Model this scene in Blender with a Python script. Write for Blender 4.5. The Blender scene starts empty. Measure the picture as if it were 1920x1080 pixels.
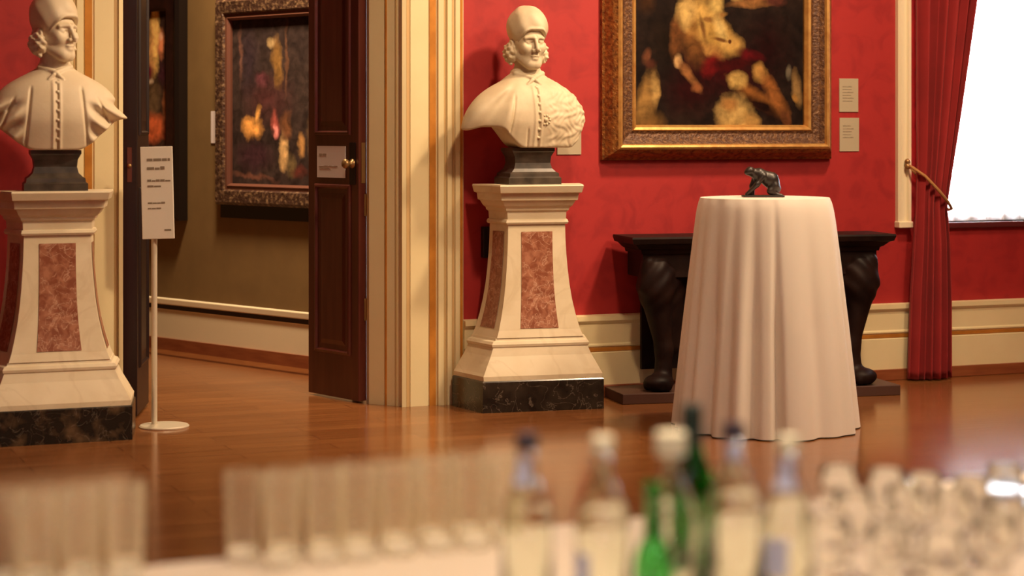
import bpy, bmesh, math, random
import numpy as np
from mathutils import Vector, Matrix
R = math.radians
random.seed(7)
S = bpy.context.scene
C = S.collection

# ------------------------------------------------------------------ camera, sky, lights, exposure
cam_d = bpy.data.cameras.new('camera')
cam = bpy.data.objects.new('camera', cam_d); C.objects.link(cam)
cam.location = (0, 0, 1.5); cam.rotation_euler = (R(90), 0, 0)
cam_d.sensor_width = 36; cam_d.lens = 3800 / 1920 * 36; cam_d.shift_y = -300 / 1920
cam_d.clip_end = 100
cam_d.dof.use_dof = True; cam_d.dof.focus_distance = 10.9; cam_d.dof.aperture_fstop = 1.9
S.camera = cam
S.view_settings.view_transform = 'Standard'; S.view_settings.look = 'None'
S.view_settings.gamma = 1; S.view_settings.use_curve_mapping = False
S.view_settings.exposure = 0.2
w = bpy.data.worlds.new('sky'); S.world = w; w.use_nodes = True
bg = w.node_tree.nodes['Background']
bg.inputs[0].default_value = (0.86, 0.92, 1.0, 1); bg.inputs[1].default_value = 24.0

TH = math.atan(0.41)                       # the far wall runs away to the right by this much
DX, DY = math.cos(TH), math.sin(TH)
def W(a, b, z):                            # a along the far wall, b behind it, z up
    return Vector((a * DX - b * DY, 11.17 + a * DY + b * DX, z))
WARM = (1.0, 0.70, 0.43)
def area(name, loc, target, size, power, color=WARM, spread=180, size_y=None):
    d = bpy.data.lights.new(name, 'AREA'); d.energy = power * 0.30; d.color = color
    d.shape = 'DISK' if size_y is None else 'RECTANGLE'; d.size = size
    if size_y: d.size_y = size_y
    d.spread = R(spread)
    o = bpy.data.objects.new(name, d); C.objects.link(o); o.location = loc
    o.rotation_euler = (Vector(target) - Vector(loc)).to_track_quat('-Z', 'Y').to_euler()
    return o
area('ceiling_fill_wide', W(2.0, -5.2, 4.3), W(2.0, -5.2, 0), 4.0, 245)  # unseen fill light added for general warm brightness
area('track_lamp', W(1.55, -2.1, 4.25), W(0.3, 0, 1.25), 0.34, 200, spread=120)
area('track_lamp', W(-0.25, -3.0, 4.25), W(-2.1, -0.5, 1.25), 0.30, 165, spread=120)
area('track_lamp', W(2.2, -4.0, 4.15), W(1.5, -1.2, 0.8), 0.6, 100, spread=110)
area('table_fill_overhead', (0.3, 3.2, 4.2), (0.1, 3.3, 0), 0.5, 110, spread=110)  # unseen light added to brighten the bar table
for x_, y_ in ((-0.9, 1.6), (0.5, 0.9), (1.5, 2.2), (0.2, 4.6)): area('sparkle_light', (x_, y_, 4.3), (0.2, 3.2, 0.7), 0.11, 30, (1.0, 0.86, 0.70), 100)  # small unseen lights added for sparkle on the glasses and bottles
area('gallery_lamp', (-1.75, 12.0, 4.1), (-1.45, 12.75, 0), 0.5, 250, spread=110)

# ------------------------------------------------------------------ materials
def mat(name, col, rough=0.5, metal=0.0, col2=None, scale=6.0, detail=4.0, lo=0.35, hi=0.65,
        bump=0.0, bscale=None, coat=0.0, stretch=(1, 1, 1), spec=0.5, sheen=0.0, vein=None, distort=0.0):
    m = bpy.data.materials.new(name); m.use_nodes = True
    nt = m.node_tree; n = nt.nodes; l = nt.links; p = n['Principled BSDF']
    p.inputs['Base Color'].default_value = (*col, 1); p.inputs['Roughness'].default_value = rough
    p.inputs['Metallic'].default_value = metal; p.inputs['Coat Weight'].default_value = coat
    p.inputs['Specular IOR Level'].default_value = spec
    p.inputs['Sheen Weight'].default_value = sheen
    tc = n.new('ShaderNodeTexCoord'); mp = n.new('ShaderNodeMapping'); mp.inputs['Scale'].default_value = stretch
    l.new(tc.outputs['Object'], mp.inputs[0])
    out = None
    if col2 is not None:
        nz = n.new('ShaderNodeTexNoise'); nz.inputs['Scale'].default_value = scale; nz.inputs['Detail'].default_value = detail
        nz.inputs['Distortion'].default_value = distort
        l.new(mp.outputs[0], nz.inputs['Vector'])
        cr = n.new('ShaderNodeValToRGB'); e = cr.color_ramp.elements
        e[0].position = lo; e[0].color = (*col, 1); e[1].position = hi; e[1].color = (*col2, 1)
        l.new(nz.outputs[0], cr.inputs[0]); out = cr.outputs[0]
    if vein is not None:                    # thin irregular veins: (colour, scale, width, amount)
        vc, vs, vw, va = vein
        n2 = n.new('ShaderNodeTexNoise'); n2.inputs['Scale'].default_value = vs; n2.inputs['Detail'].default_value = 5
        n2.inputs['Distortion'].default_value = 1.2
        l.new(mp.outputs[0], n2.inputs['Vector'])
        a = n.new('ShaderNodeMath'); a.operation = 'SUBTRACT'; a.inputs[1].default_value = 0.5; l.new(n2.outputs[0], a.inputs[0])
        b = n.new('ShaderNodeMath'); b.operation = 'ABSOLUTE'; l.new(a.outputs[0], b.inputs[0])
        mr = n.new('ShaderNodeMapRange'); mr.inputs[1].default_value = 0; mr.inputs[2].default_value = vw
        mr.inputs[3].default_value = va; mr.inputs[4].default_value = 0; l.new(b.outputs[0], mr.inputs[0])
        mx = n.new('ShaderNodeMix'); mx.data_type = 'RGBA'; l.new(mr.outputs[0], mx.inputs[0])
        if out: l.new(out, mx.inputs[6])
        else: mx.inputs[6].default_value = (*col, 1)
        mx.inputs[7].default_value = (*vc, 1); out = mx.outputs[2]
    if out: l.new(out, p.inputs['Base Color'])
    if bump:
        nb = n.new('ShaderNodeTexNoise'); nb.inputs['Scale'].default_value = bscale or scale * 4; nb.inputs['Detail'].default_value = 4
        l.new(mp.outputs[0], nb.inputs['Vector'])
        bp = n.new('ShaderNodeBump'); bp.inputs['Strength'].default_value = bump; bp.inputs['Distance'].default_value = 0.01
        l.new(nb.outputs[0], bp.inputs['Height']); l.new(bp.outputs[0], p.inputs['Normal'])
    return m

M = {}
M['cream'] = mat('cream_paint', (0.80, 0.70, 0.42), 0.45, col2=(0.76, 0.65, 0.38), scale=3)
M['cream_light'] = mat('cream_paint_light', (0.84, 0.75, 0.52), 0.4)
M['cream_line'] = mat('brown_lining_groove_shade', (0.56, 0.38, 0.17), 0.5)  # lining paint, also laid into a casing groove as its shade
M['gilt'] = mat('gilded_line', (0.66, 0.28, 0.045), 0.38, metal=0.25, col2=(0.50, 0.20, 0.03), scale=9)
M['shoe'] = mat('redwood_skirting', (0.30, 0.095, 0.035), 0.35, col2=(0.22, 0.06, 0.022), scale=5, stretch=(1, 8, 8))
M['olive'] = mat('olive_wall', (0.22, 0.135, 0.045), 0.8, col2=(0.19, 0.115, 0.038), scale=4)
M['white'] = mat('ceiling_white', (0.8, 0.78, 0.72), 0.8)
M['mahogany'] = mat('dark_mahogany', (0.075, 0.013, 0.010), 0.28, col2=(0.105, 0.026, 0.016), scale=4, detail=6, stretch=(6, 6, 0.6), coat=0.3)
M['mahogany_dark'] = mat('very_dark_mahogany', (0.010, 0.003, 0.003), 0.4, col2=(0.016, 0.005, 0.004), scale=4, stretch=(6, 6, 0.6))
M['ebony'] = mat('ebonised_oak', (0.007, 0.003, 0.003), 0.5, col2=(0.018, 0.008, 0.006), scale=8, spec=0.15)
M['platform'] = mat('dark_brown_platform', (0.07, 0.03, 0.02), 0.5)
M['marble'] = mat('aged_white_marble', (0.78, 0.69, 0.50), 0.45, col2=(0.70, 0.60, 0.41), scale=5, vein=((0.50, 0.38, 0.22), 2.2, 0.03, 0.22))
M['statuary'] = mat('statuary_marble', (0.66, 0.57, 0.40), 0.6, col2=(0.55, 0.46, 0.31), scale=9, bump=0.06, bscale=60)
M['statuary_warm'] = mat('statuary_marble_warm', (0.76, 0.66, 0.48), 0.55, col2=(0.70, 0.60, 0.42), scale=8, bump=0.06, bscale=60)
M['rosso'] = mat('mottled_red_marble', (0.25, 0.080, 0.042), 0.3, col2=(0.43, 0.19, 0.115), scale=26, detail=10, lo=0.40, hi=0.66,
                 vein=((0.68, 0.46, 0.33), 15, 0.022, 0.62), distort=0.5)
M['black_marble'] = mat('black_marble', (0.012, 0.010, 0.009), 0.22, col2=(0.035, 0.027, 0.02), scale=10, detail=7,
                        vein=((0.26, 0.21, 0.16), 9, 0.012, 0.5))
M['brown_marble'] = mat('dark_brown_marble', (0.014, 0.012, 0.010), 0.25, col2=(0.12, 0.075, 0.04), scale=13, detail=7, lo=0.48, hi=0.72,
                        vein=((0.30, 0.24, 0.18), 10, 0.012, 0.3))
M['socle'] = mat('dark_grey_stone', (0.035, 0.028, 0.022), 0.3, col2=(0.085, 0.066, 0.05), scale=14, detail=6)
M['gold_frame'] = mat('worn_gilt_frame', (0.40, 0.18, 0.045), 0.42, metal=0.55, col2=(0.16, 0.065, 0.022), scale=38, detail=6, lo=0.4, hi=0.66, bump=0.9, bscale=55)
M['gold_edge'] = mat('bright_gilt_edge', (0.72, 0.42, 0.13), 0.33, metal=0.6, col2=(0.55, 0.28, 0.08), scale=20)
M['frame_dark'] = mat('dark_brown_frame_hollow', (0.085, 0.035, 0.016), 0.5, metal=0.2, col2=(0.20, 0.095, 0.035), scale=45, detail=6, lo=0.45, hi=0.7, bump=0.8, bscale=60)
M['carved'] = mat('carved_dark_frame', (0.055, 0.026, 0.016), 0.45, col2=(0.26, 0.16, 0.085), scale=34, detail=5, lo=0.48, hi=0.7, bump=1.0, bscale=40)
M['black_frame'] = mat('black_frame', (0.010, 0.006, 0.005), 0.35)
M['paper'] = mat('pale_card', (0.72, 0.68, 0.60), 0.7)
M['caption'] = mat('grey_beige_card', (0.42, 0.36, 0.25), 0.75)
M['caption_ink'] = mat('caption_ink', (0.27, 0.22, 0.15), 0.8)
M['ink'] = mat('grey_ink', (0.22, 0.17, 0.12), 0.8)
M['notice_ink'] = mat('faded_brown_ink', (0.42, 0.33, 0.26), 0.8)
M['paper_cool'] = mat('door_notice_paper', (0.82, 0.76, 0.76), 0.7)
M['steel'] = mat('brushed_pale_metal', (0.66, 0.60, 0.47), 0.35, metal=0.25)
M['silver'] = mat('polished_silver', (0.9, 0.9, 0.9), 0.08, metal=1.0)
M['brass'] = mat('aged_brass', (0.36, 0.22, 0.09), 0.4, metal=0.7)
M['bronze'] = mat('dark_bronze', (0.010, 0.007, 0.006), 0.4, metal=0.0, col2=(0.022, 0.013, 0.009), scale=30)
M['linen'] = mat('white_linen', (0.78, 0.72, 0.64), 0.85, sheen=0.2, bump=0.05, bscale=300)
M['bar_linen'] = mat('beige_linen', (0.53, 0.44, 0.34), 0.85, sheen=0.1, bump=0.05, bscale=300)
M['rope'] = mat('old_gold_cord', (0.42, 0.20, 0.06), 0.7, bump=0.5, bscale=120)
M['velvet'] = mat('red_velvet', (0.34, 0.014, 0.016), 0.8, sheen=0.08, col2=(0.28, 0.011, 0.013), scale=5)
M['plastic_dark'] = mat('dark_plastic', (0.010, 0.008, 0.008), 0.5)
M['label_paper'] = mat('label_paper_daylight_tint', (0.50, 0.54, 0.70), 0.6)  # cool daylight cast mixed into the pale paper colour
M['cap_dark'] = mat('dark_cap', (0.02, 0.014, 0.03), 0.4)
M['cap_green'] = mat('dark_green_capsule', (0.012, 0.030, 0.022), 0.4)
M['cap_cream'] = mat('cream_cap', (0.72, 0.68, 0.48), 0.5)
M['white_wood'] = mat('white_window_paint', (0.8, 0.8, 0.8), 0.4)

def glass(name, col, rough=0.0):
    m = bpy.data.materials.new(name); m.use_nodes = True; n = m.node_tree.nodes; l = m.node_tree.links
    p = n['Principled BSDF']; p.inputs['Base Color'].default_value = (*col, 1)
    p.inputs['Transmission Weight'].default_value = 1.0; p.inputs['Roughness'].default_value = rough
    p.inputs['IOR'].default_value = 1.45
    tc = n.new('ShaderNodeTexCoord'); nz = n.new('ShaderNodeTexNoise'); nz.inputs['Scale'].default_value = 12
    l.new(tc.outputs['Object'], nz.inputs['Vector'])
    bp = n.new('ShaderNodeBump'); bp.inputs['Strength'].default_value = 0.03; l.new(nz.outputs[0], bp.inputs['Height']); l.new(bp.outputs[0], p.inputs['Normal'])
    return m
def thin_glass(name, haze, floor_=.3, light_tint=(1.0, .86, .58)):  # tinted haze stands in for cloth light refracted through clear glass
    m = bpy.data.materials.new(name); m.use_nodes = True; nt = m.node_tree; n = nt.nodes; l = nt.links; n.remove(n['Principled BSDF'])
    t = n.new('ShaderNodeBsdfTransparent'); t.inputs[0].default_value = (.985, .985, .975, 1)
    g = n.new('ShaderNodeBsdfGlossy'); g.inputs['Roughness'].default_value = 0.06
    d = n.new('ShaderNodeBsdfDiffuse'); d.inputs[0].default_value = (*light_tint, 1); tl = n.new('ShaderNodeBsdfTranslucent'); tl.inputs[0].default_value = (*light_tint, 1)
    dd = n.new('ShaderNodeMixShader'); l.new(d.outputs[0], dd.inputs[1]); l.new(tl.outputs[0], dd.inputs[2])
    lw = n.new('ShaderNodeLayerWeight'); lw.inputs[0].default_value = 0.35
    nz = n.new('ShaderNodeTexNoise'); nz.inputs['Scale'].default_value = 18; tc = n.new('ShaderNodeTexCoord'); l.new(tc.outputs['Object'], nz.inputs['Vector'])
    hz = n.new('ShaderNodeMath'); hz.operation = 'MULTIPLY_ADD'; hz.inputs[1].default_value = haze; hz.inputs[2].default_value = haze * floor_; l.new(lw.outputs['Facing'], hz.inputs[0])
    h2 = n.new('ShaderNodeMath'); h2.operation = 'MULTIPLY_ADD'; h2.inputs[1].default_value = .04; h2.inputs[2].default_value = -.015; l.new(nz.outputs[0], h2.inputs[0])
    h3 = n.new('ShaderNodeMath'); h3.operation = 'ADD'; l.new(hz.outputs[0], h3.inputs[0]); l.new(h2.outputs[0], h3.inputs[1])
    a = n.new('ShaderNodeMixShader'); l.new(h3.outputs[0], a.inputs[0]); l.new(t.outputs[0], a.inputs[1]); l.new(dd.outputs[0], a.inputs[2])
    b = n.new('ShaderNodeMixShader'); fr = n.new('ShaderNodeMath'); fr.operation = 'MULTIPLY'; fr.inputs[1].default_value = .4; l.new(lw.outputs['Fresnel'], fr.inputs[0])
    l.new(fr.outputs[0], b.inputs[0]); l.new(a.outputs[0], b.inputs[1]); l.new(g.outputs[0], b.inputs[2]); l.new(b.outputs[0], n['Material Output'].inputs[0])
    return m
M['glass'] = glass('clear_glass', (0.98, 0.98, 0.96))
M['thin_glass'] = thin_glass('thin_glass_light_haze', 0.38, .36)
M['base_glass'] = thin_glass('thick_glass_light_haze', 0.45, 2.0, (1.0, .95, .82))  # strong haze stands in for lamp light gathered in the base
M['glass_pale'] = glass('clear_bottle_glass', (0.95, 0.97, 0.90))
M['glass_green'] = glass('bright_green_glass', (0.30, 0.80, 0.36))
M['glass_bottle_green'] = glass('deep_green_glass', (0.07, 0.40, 0.10))

def damask():
    m = mat('red_damask', (0.50, 0.026, 0.022), 0.62)
    nt = m.node_tree; n = nt.nodes; l = nt.links; p = n['Principled BSDF']
    tc = n.new('ShaderNodeTexCoord'); mp = n.new('ShaderNodeMapping'); l.new(tc.outputs['Object'], mp.inputs[0])
    nz = n.new('ShaderNodeTexNoise'); nz.inputs['Scale'].default_value = 7; nz.inputs['Detail'].default_value = 5; nz.inputs['Distortion'].default_value = 1.5
    l.new(mp.outputs[0], nz.inputs['Vector'])
    vo = n.new('ShaderNodeTexVoronoi'); vo.inputs['Scale'].default_value = 5.5; vo.inputs['Randomness'].default_value = 0.25
    l.new(mp.outputs[0], vo.inputs['Vector'])
    ad = n.new('ShaderNodeMath'); ad.operation = 'ADD'; l.new(nz.outputs[0], ad.inputs[0]); vs_ = n.new('ShaderNodeMath'); vs_.operation = 'MULTIPLY_ADD'; vs_.inputs[1].default_value = .45; vs_.inputs[2].default_value = .22; l.new(vo.outputs['Distance'], vs_.inputs[0]); l.new(vs_.outputs[0], ad.inputs[1])
    cr = n.new('ShaderNodeValToRGB'); e = cr.color_ramp.elements
    e[0].position = 0.72; e[0].color = (0.300, 0.0105, 0.0125, 1); e[1].position = 0.95; e[1].color = (0.365, 0.0165, 0.0165, 1)
    l.new(ad.outputs[0], cr.inputs[0]); l.new(cr.outputs[0], p.inputs['Base Color'])
    return m
M['damask'] = damask()

def parquet():
    m = mat('oak_parquet', (0.3, 0.1, 0.04), 0.24)
    nt = m.node_tree; n = nt.nodes; l = nt.links; p = n['Principled BSDF']
    tc = n.new('ShaderNodeTexCoord'); mp = n.new('ShaderNodeMapping'); mp.inputs['Rotation'].default_value = (0, 0, -TH)
    l.new(tc.outputs['Object'], mp.inputs[0])
    br = n.new('ShaderNodeTexBrick'); br.inputs['Scale'].default_value = 1.0
    br.inputs['Brick Width'].default_value = 0.95; br.inputs['Row Height'].default_value = 0.14
    br.inputs['Mortar Size'].default_value = 0.0025; br.inputs['Color1'].default_value = (0.265, 0.110, 0.038, 1)
    br.inputs['Color2'].default_value = (0.215, 0.085, 0.029, 1); br.inputs['Mortar'].default_value = (0.10, 0.03, 0.012, 1)
    l.new(mp.outputs[0], br.inputs['Vector'])
    m2 = n.new('ShaderNodeMapping'); m2.inputs['Scale'].default_value = (0.8, 14, 1); l.new(mp.outputs[0], m2.inputs[0])
    nz = n.new('ShaderNodeTexNoise'); nz.inputs['Scale'].default_value = 3; nz.inputs['Detail'].default_value = 6; l.new(m2.outputs[0], nz.inputs['Vector'])
    cr = n.new('ShaderNodeValToRGB'); e = cr.color_ramp.elements
    e[0].position = 0.3; e[0].color = (0.78, 0.72, 0.66, 1); e[1].position = 0.7; e[1].color = (1.1, 1.06, 1.0, 1)
    l.new(nz.outputs[0], cr.inputs[0])
    mx = n.new('ShaderNodeMix'); mx.data_type = 'RGBA'; mx.blend_type = 'MULTIPLY'; mx.inputs[0].default_value = 1
    l.new(br.outputs[0], mx.inputs[6]); l.new(cr.outputs[0], mx.inputs[7]); l.new(mx.outputs[2], p.inputs['Base Color'])
    mr = n.new('ShaderNodeMapRange'); mr.inputs[3].default_value = 0.13; mr.inputs[4].default_value = 0.22
    l.new(nz.outputs[0], mr.inputs[0]); l.new(mr.outputs[0], p.inputs['Roughness'])
    return m
M['parquet'] = parquet()

def painted(name, base, base2, blobs, wob=0.03):
    """a canvas in oils: soft patches of colour over a mottled ground; x and z are metres on the canvas"""
    m = mat(name, base, 0.65, spec=0.08)
    nt = m.node_tree; n = nt.nodes; l = nt.links; p = n['Principled BSDF']
    tc = n.new('ShaderNodeTexCoord')
    nz = n.new('ShaderNodeTexNoise'); nz.inputs['Scale'].default_value = 9; nz.inputs['Detail'].default_value = 5
    l.new(tc.outputs['Object'], nz.inputs['Vector'])
    s = n.new('ShaderNodeVectorMath'); s.operation = 'SUBTRACT'; s.inputs[1].default_value = (0.5, 0.5, 0.5); l.new(nz.outputs[1], s.inputs[0])
    k = n.new('ShaderNodeVectorMath'); k.operation = 'SCALE'; k.inputs[3].default_value = wob * 4; l.new(s.outputs[0], k.inputs[0])
    a = n.new('ShaderNodeVectorMath'); l.new(tc.outputs['Object'], a.inputs[0]); l.new(k.outputs[0], a.inputs[1])
    n2 = n.new('ShaderNodeTexNoise'); n2.inputs['Scale'].default_value = 5; n2.inputs['Detail'].default_value = 6; l.new(tc.outputs['Object'], n2.inputs['Vector'])
    cr = n.new('ShaderNodeValToRGB'); e = cr.color_ramp.elements
    e[0].position = 0.4; e[0].color = (*base, 1); e[1].position = 0.7; e[1].color = (*base2, 1); l.new(n2.outputs[0], cr.inputs[0])
    cur = cr.outputs[0]
    n3 = n.new('ShaderNodeTexNoise'); n3.inputs['Scale'].default_value = 22; n3.inputs['Detail'].default_value = 4; l.new(tc.outputs['Object'], n3.inputs['Vector'])
    for (cx, cz, rx, rz, rot, col, soft) in blobs:
        mp = n.new('ShaderNodeMapping'); mp.vector_type = 'TEXTURE'
        mp.inputs['Location'].default_value = (cx, 0, cz); mp.inputs['Rotation'].default_value = (0, R(rot), 0)
        mp.inputs['Scale'].default_value = (rx, 1000, rz); l.new(a.outputs[0], mp.inputs[0])
        ln = n.new('ShaderNodeVectorMath'); ln.operation = 'LENGTH'; l.new(mp.outputs[0], ln.inputs[0])
        ad = n.new('ShaderNodeMath'); ad.operation = 'MULTIPLY_ADD'; ad.inputs[1].default_value = 0.5; l.new(n3.outputs[0], ad.inputs[0]); l.new(ln.outputs['Value'], ad.inputs[2])
        mr = n.new('ShaderNodeMapRange'); mr.inputs[1].default_value = 1.25 + soft * .5; mr.inputs[2].default_value = 1.25 - soft
        mr.inputs[3].default_value = 0; mr.inputs[4].default_value = 1; l.new(ad.outputs[0], mr.inputs[0])
        mx = n.new('ShaderNodeMix'); mx.data_type = 'RGBA'; l.new(mr.outputs[0], mx.inputs[0]); l.new(cur, mx.inputs[6])
        mx.inputs[7].default_value = (*col, 1); cur = mx.outputs[2]
    n4 = n.new('ShaderNodeTexNoise'); n4.inputs['Scale'].default_value = 16; n4.inputs['Detail'].default_value = 7; n4.inputs['Distortion'].default_value = 0.3; l.new(a.outputs[0], n4.inputs['Vector'])
    c4 = n.new('ShaderNodeMapRange'); c4.inputs[1].default_value = .32; c4.inputs[2].default_value = .66; c4.inputs[3].default_value = .55; c4.inputs[4].default_value = 1.18; l.new(n4.outputs[0], c4.inputs[0])
    m4 = n.new('ShaderNodeVectorMath'); m4.operation = 'SCALE'; l.new(cur, m4.inputs[0]); l.new(c4.outputs[0], m4.inputs[3])
    l.new(m4.outputs[0], p.inputs['Base Color'])
    return m

# ------------------------------------------------------------------ object helpers
def link(name, me, m=None, parent=None, smooth=False, loc=None, rot=None, mats=None):
    o = bpy.data.objects.new(name, me); C.objects.link(o)
    for x in (mats or ([m] if m else [])): me.materials.append(x)
    if smooth is True:
        me.shade_smooth()
    elif smooth:
        me.shade_smooth(); me.set_sharp_from_angle(angle=R(smooth))
    if parent: o.parent = parent
    if loc is not None: o.location = loc
    if rot is not None: o.rotation_euler = (0, 0, rot)
    return o
def fin(name, bm, m=None, parent=None, smooth=False, loc=None, rot=None, mats=None):
    me = bpy.data.meshes.new(name); bmesh.ops.recalc_face_normals(bm, faces=bm.faces[:]); bm.to_mesh(me); bm.free()
    return link(name, me, m, parent, smooth, loc, rot, mats)
def raw(name, v, f, m=None, parent=None, smooth=True, loc=None, rot=None):
    me = bpy.data.meshes.new(name); me.from_pydata([tuple(map(float, x)) for x in v], [], [tuple(map(int, x)) for x in f]); me.update()
    return link(name, me, m, parent, smooth, loc, rot)
def tag(o, label=None, cat=None, group=None, kind=None):
    if label: o['label'] = label
    if cat: o['category'] = cat
    if group: o['group'] = group
    if kind: o['kind'] = kind
    return o
def thing(name, label, cat, loc=(0, 0, 0), rot=0, group=None):
    o = bpy.data.objects.new(name, None); C.objects.link(o); o.empty_display_size = 0.1
    o.location = loc; o.rotation_euler = (0, 0, rot)
    return tag(o, label, cat, group)
def struct(o): o['kind'] = 'structure'; return o
def box(bm, x0, x1, y0, y1, z0, z1, bevel=0.0, mi=0):
    vs = [bm.verts.new(p) for p in ((x0, y0, z0), (x1, y0, z0), (x1, y1, z0), (x0, y1, z0), (x0, y0, z1), (x1, y0, z1), (x1, y1, z1), (x0, y1, z1))]
    fs = [bm.faces.new([vs[i] for i in q]) for q in ((0, 3, 2, 1), (4, 5, 6, 7), (0, 1, 5, 4), (1, 2, 6, 5), (2, 3, 7, 6), (3, 0, 4, 7))]
    for f in fs: f.material_index = mi
    if bevel:
        es = list({e for f in fs for e in f.edges})
        bmesh.ops.bevel(bm, geom=es, offset=bevel, segments=2, affect='EDGES', profile=0.5)
    return bm
def B(*a, **k): return box(bmesh.new(), *a, **k)
def prism(bm, pts, z0, z1):                 # plan polygon extruded upward
    lo = [bm.verts.new((p[0], p[1], z0)) for p in pts]; hi = [bm.verts.new((p[0], p[1], z1)) for p in pts]
    bm.faces.new(lo[::-1]); bm.faces.new(hi); n = len(pts)
    for i in range(n): bm.faces.new((lo[i], lo[(i + 1) % n], hi[(i + 1) % n], hi[i]))
    return bm
def run(bm, prof, x0, x1):                  # profile (y, z) swept along x, closed
    A = [bm.verts.new((x0, p[0], p[1])) for p in prof]; D = [bm.verts.new((x1, p[0], p[1])) for p in prof]; n = len(prof)
    bm.faces.new(A); bm.faces.new(D[::-1])
    for i in range(n): bm.faces.new((A[i], D[i], D[(i + 1) % n], A[(i + 1) % n]))
    return bm
def loft(bm, rings, cap=True, close=True):
    R_ = [[bm.verts.new(p) for p in r] for r in rings]; n = len(R_[0])
    for a, b in zip(R_, R_[1:]):
        for i in range(n if close else n - 1): bm.faces.new((a[i], a[(i + 1) % n], b[(i + 1) % n], b[i]))
    if cap: bm.faces.new(R_[0][::-1]); bm.faces.new(R_[-1])
    return bm
def lathe(bm, prof, n=32, cx=0, cy=0):
    rings = []
    for r, z in prof: rings.append([(cx + max(r, 1e-4) * math.cos(2 * math.pi * i / n), cy + max(r, 1e-4) * math.sin(2 * math.pi * i / n), z) for i in range(n)])
    return loft(bm, rings)
def tube(bm, pts, r, n=10):
    pts = [Vector(p) for p in pts]; rings = []
    for i, p in enumerate(pts):
        t = (pts[min(i + 1, len(pts) - 1)] - pts[max(i - 1, 0)]).normalized()
        u = t.cross(Vector((0, 0, 1))); u = u.normalized() if u.length > 1e-3 else Vector((1, 0, 0)); v = t.cross(u).normalized()
        rr = r[i] if isinstance(r, (list, tuple)) else r
        rings.append([p + (u * math.cos(2 * math.pi * k / n) + v * math.sin(2 * math.pi * k / n)) * rr for k in range(n)])
    return loft(bm, rings)

# ------------------------------------------------------------------ sculpting: distance fields turned into one closed surface
def smin(a, b, k):
    h = np.clip(0.5 + 0.5 * (b - a) / k, 0, 1); return b + (a - b) * h - k * h * (1 - h)
def smax(a, b, k): return -smin(-a, -b, k)
def sph(P, c, r): return np.sqrt((P[0] - c[0]) ** 2 + (P[1] - c[1]) ** 2 + (P[2] - c[2]) ** 2) - r
def ell(P, c, r):
    x, y, z = P[0] - c[0], P[1] - c[1], P[2] - c[2]
    k0 = np.sqrt((x / r[0]) ** 2 + (y / r[1]) ** 2 + (z / r[2]) ** 2); k1 = np.sqrt((x / r[0] ** 2) ** 2 + (y / r[1] ** 2) ** 2 + (z / r[2] ** 2) ** 2) + 1e-6
    return k0 * (k0 - 1) / k1
def cap(P, a, b, r1, r2=None):
    r2 = r1 if r2 is None else r2
    a = np.array(a, float); b = np.array(b, float); d = b - a
    x, y, z = P[0] - a[0], P[1] - a[1], P[2] - a[2]
    t = np.clip((x * d[0] + y * d[1] + z * d[2]) / (d @ d), 0, 1)
    return np.sqrt((x - t * d[0]) ** 2 + (y - t * d[1]) ** 2 + (z - t * d[2]) ** 2) - (r1 + (r2 - r1) * t)
def grid(lo, hi, vox):
    ax = [np.arange(lo[i], hi[i] + vox, vox, dtype=np.float32) for i in range(3)]
    return np.meshgrid(*ax, indexing='ij', sparse=True)
def nets(F, lo, vox):
    F = F.astype(np.float32); s = F < 0
    nx, ny, nz = F.shape
    cnt = np.zeros((nx - 1, ny - 1, nz - 1), np.float32); acc = np.zeros((3, nx - 1, ny - 1, nz - 1), np.float32)
    corners = [(i, j, k) for i in (0, 1) for j in (0, 1) for k in (0, 1)]
    def V(A, c): return A[c[0]:c[0] + nx - 1, c[1]:c[1] + ny - 1, c[2]:c[2] + nz - 1]
    for c in corners:
        for ax in range(3):
            if c[ax]: continue
            d = list(c); d[ax] = 1
            f0, f1 = V(F, c), V(F, d); m = (V(s, c) != V(s, d))
            t = np.where(m, f0 / np.where(np.abs(f0 - f1) < 1e-9, 1e-9, f0 - f1), 0)
            cnt += m
            for q in range(3): acc[q] += m * ((c[q] + t) if q == ax else c[q])
    cell = cnt > 0
    idx = -np.ones(cell.shape, np.int64); idx[cell] = np.arange(cell.sum())
    I = np.argwhere(cell)
    v = np.stack([acc[q][cell] / cnt[cell] for q in range(3)], 1) + I
    v = v * vox + np.array(lo)
    faces = []
    for ax in range(3):
        sl0 = [slice(1, -1)] * 3; sl1 = [slice(1, -1)] * 3
        sl0[ax] = slice(0, -1); sl1[ax] = slice(1, None)
        a, b = s[tuple(sl0)], s[tuple(sl1)]
        e = np.argwhere(a != b); inside = a[tuple(e.T)]
        u, w_ = (ax + 1) % 3, (ax + 2) % 3
        base = e.copy(); base[:, u] += 1; base[:, w_] += 1
        q = []
        for du, dw in ((-1, -1), (0, -1), (0, 0), (-1, 0)):
            g = base.copy(); g[:, u] += du; g[:, w_] += dw; q.append(idx[tuple(g.T)])
        q = np.stack(q, 1); q[~inside] = q[~inside][:, ::-1]; faces.append(q)
    f = np.concatenate(faces)
    return v, f[(f >= 0).all(1)]
def sculpt(name, fn, lo, hi, vox, m, parent):
    P = grid(lo, hi, vox); F = fn(P) + 0 * (P[0] + P[1] + P[2])
    v, f = nets(F, lo, vox)
    return raw(name, v, f, m, parent, True)
def sstep(x, a, b):
    t = np.clip((x - a) / (b - a), 0, 1); return t * t * (3 - 2 * t)

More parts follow.
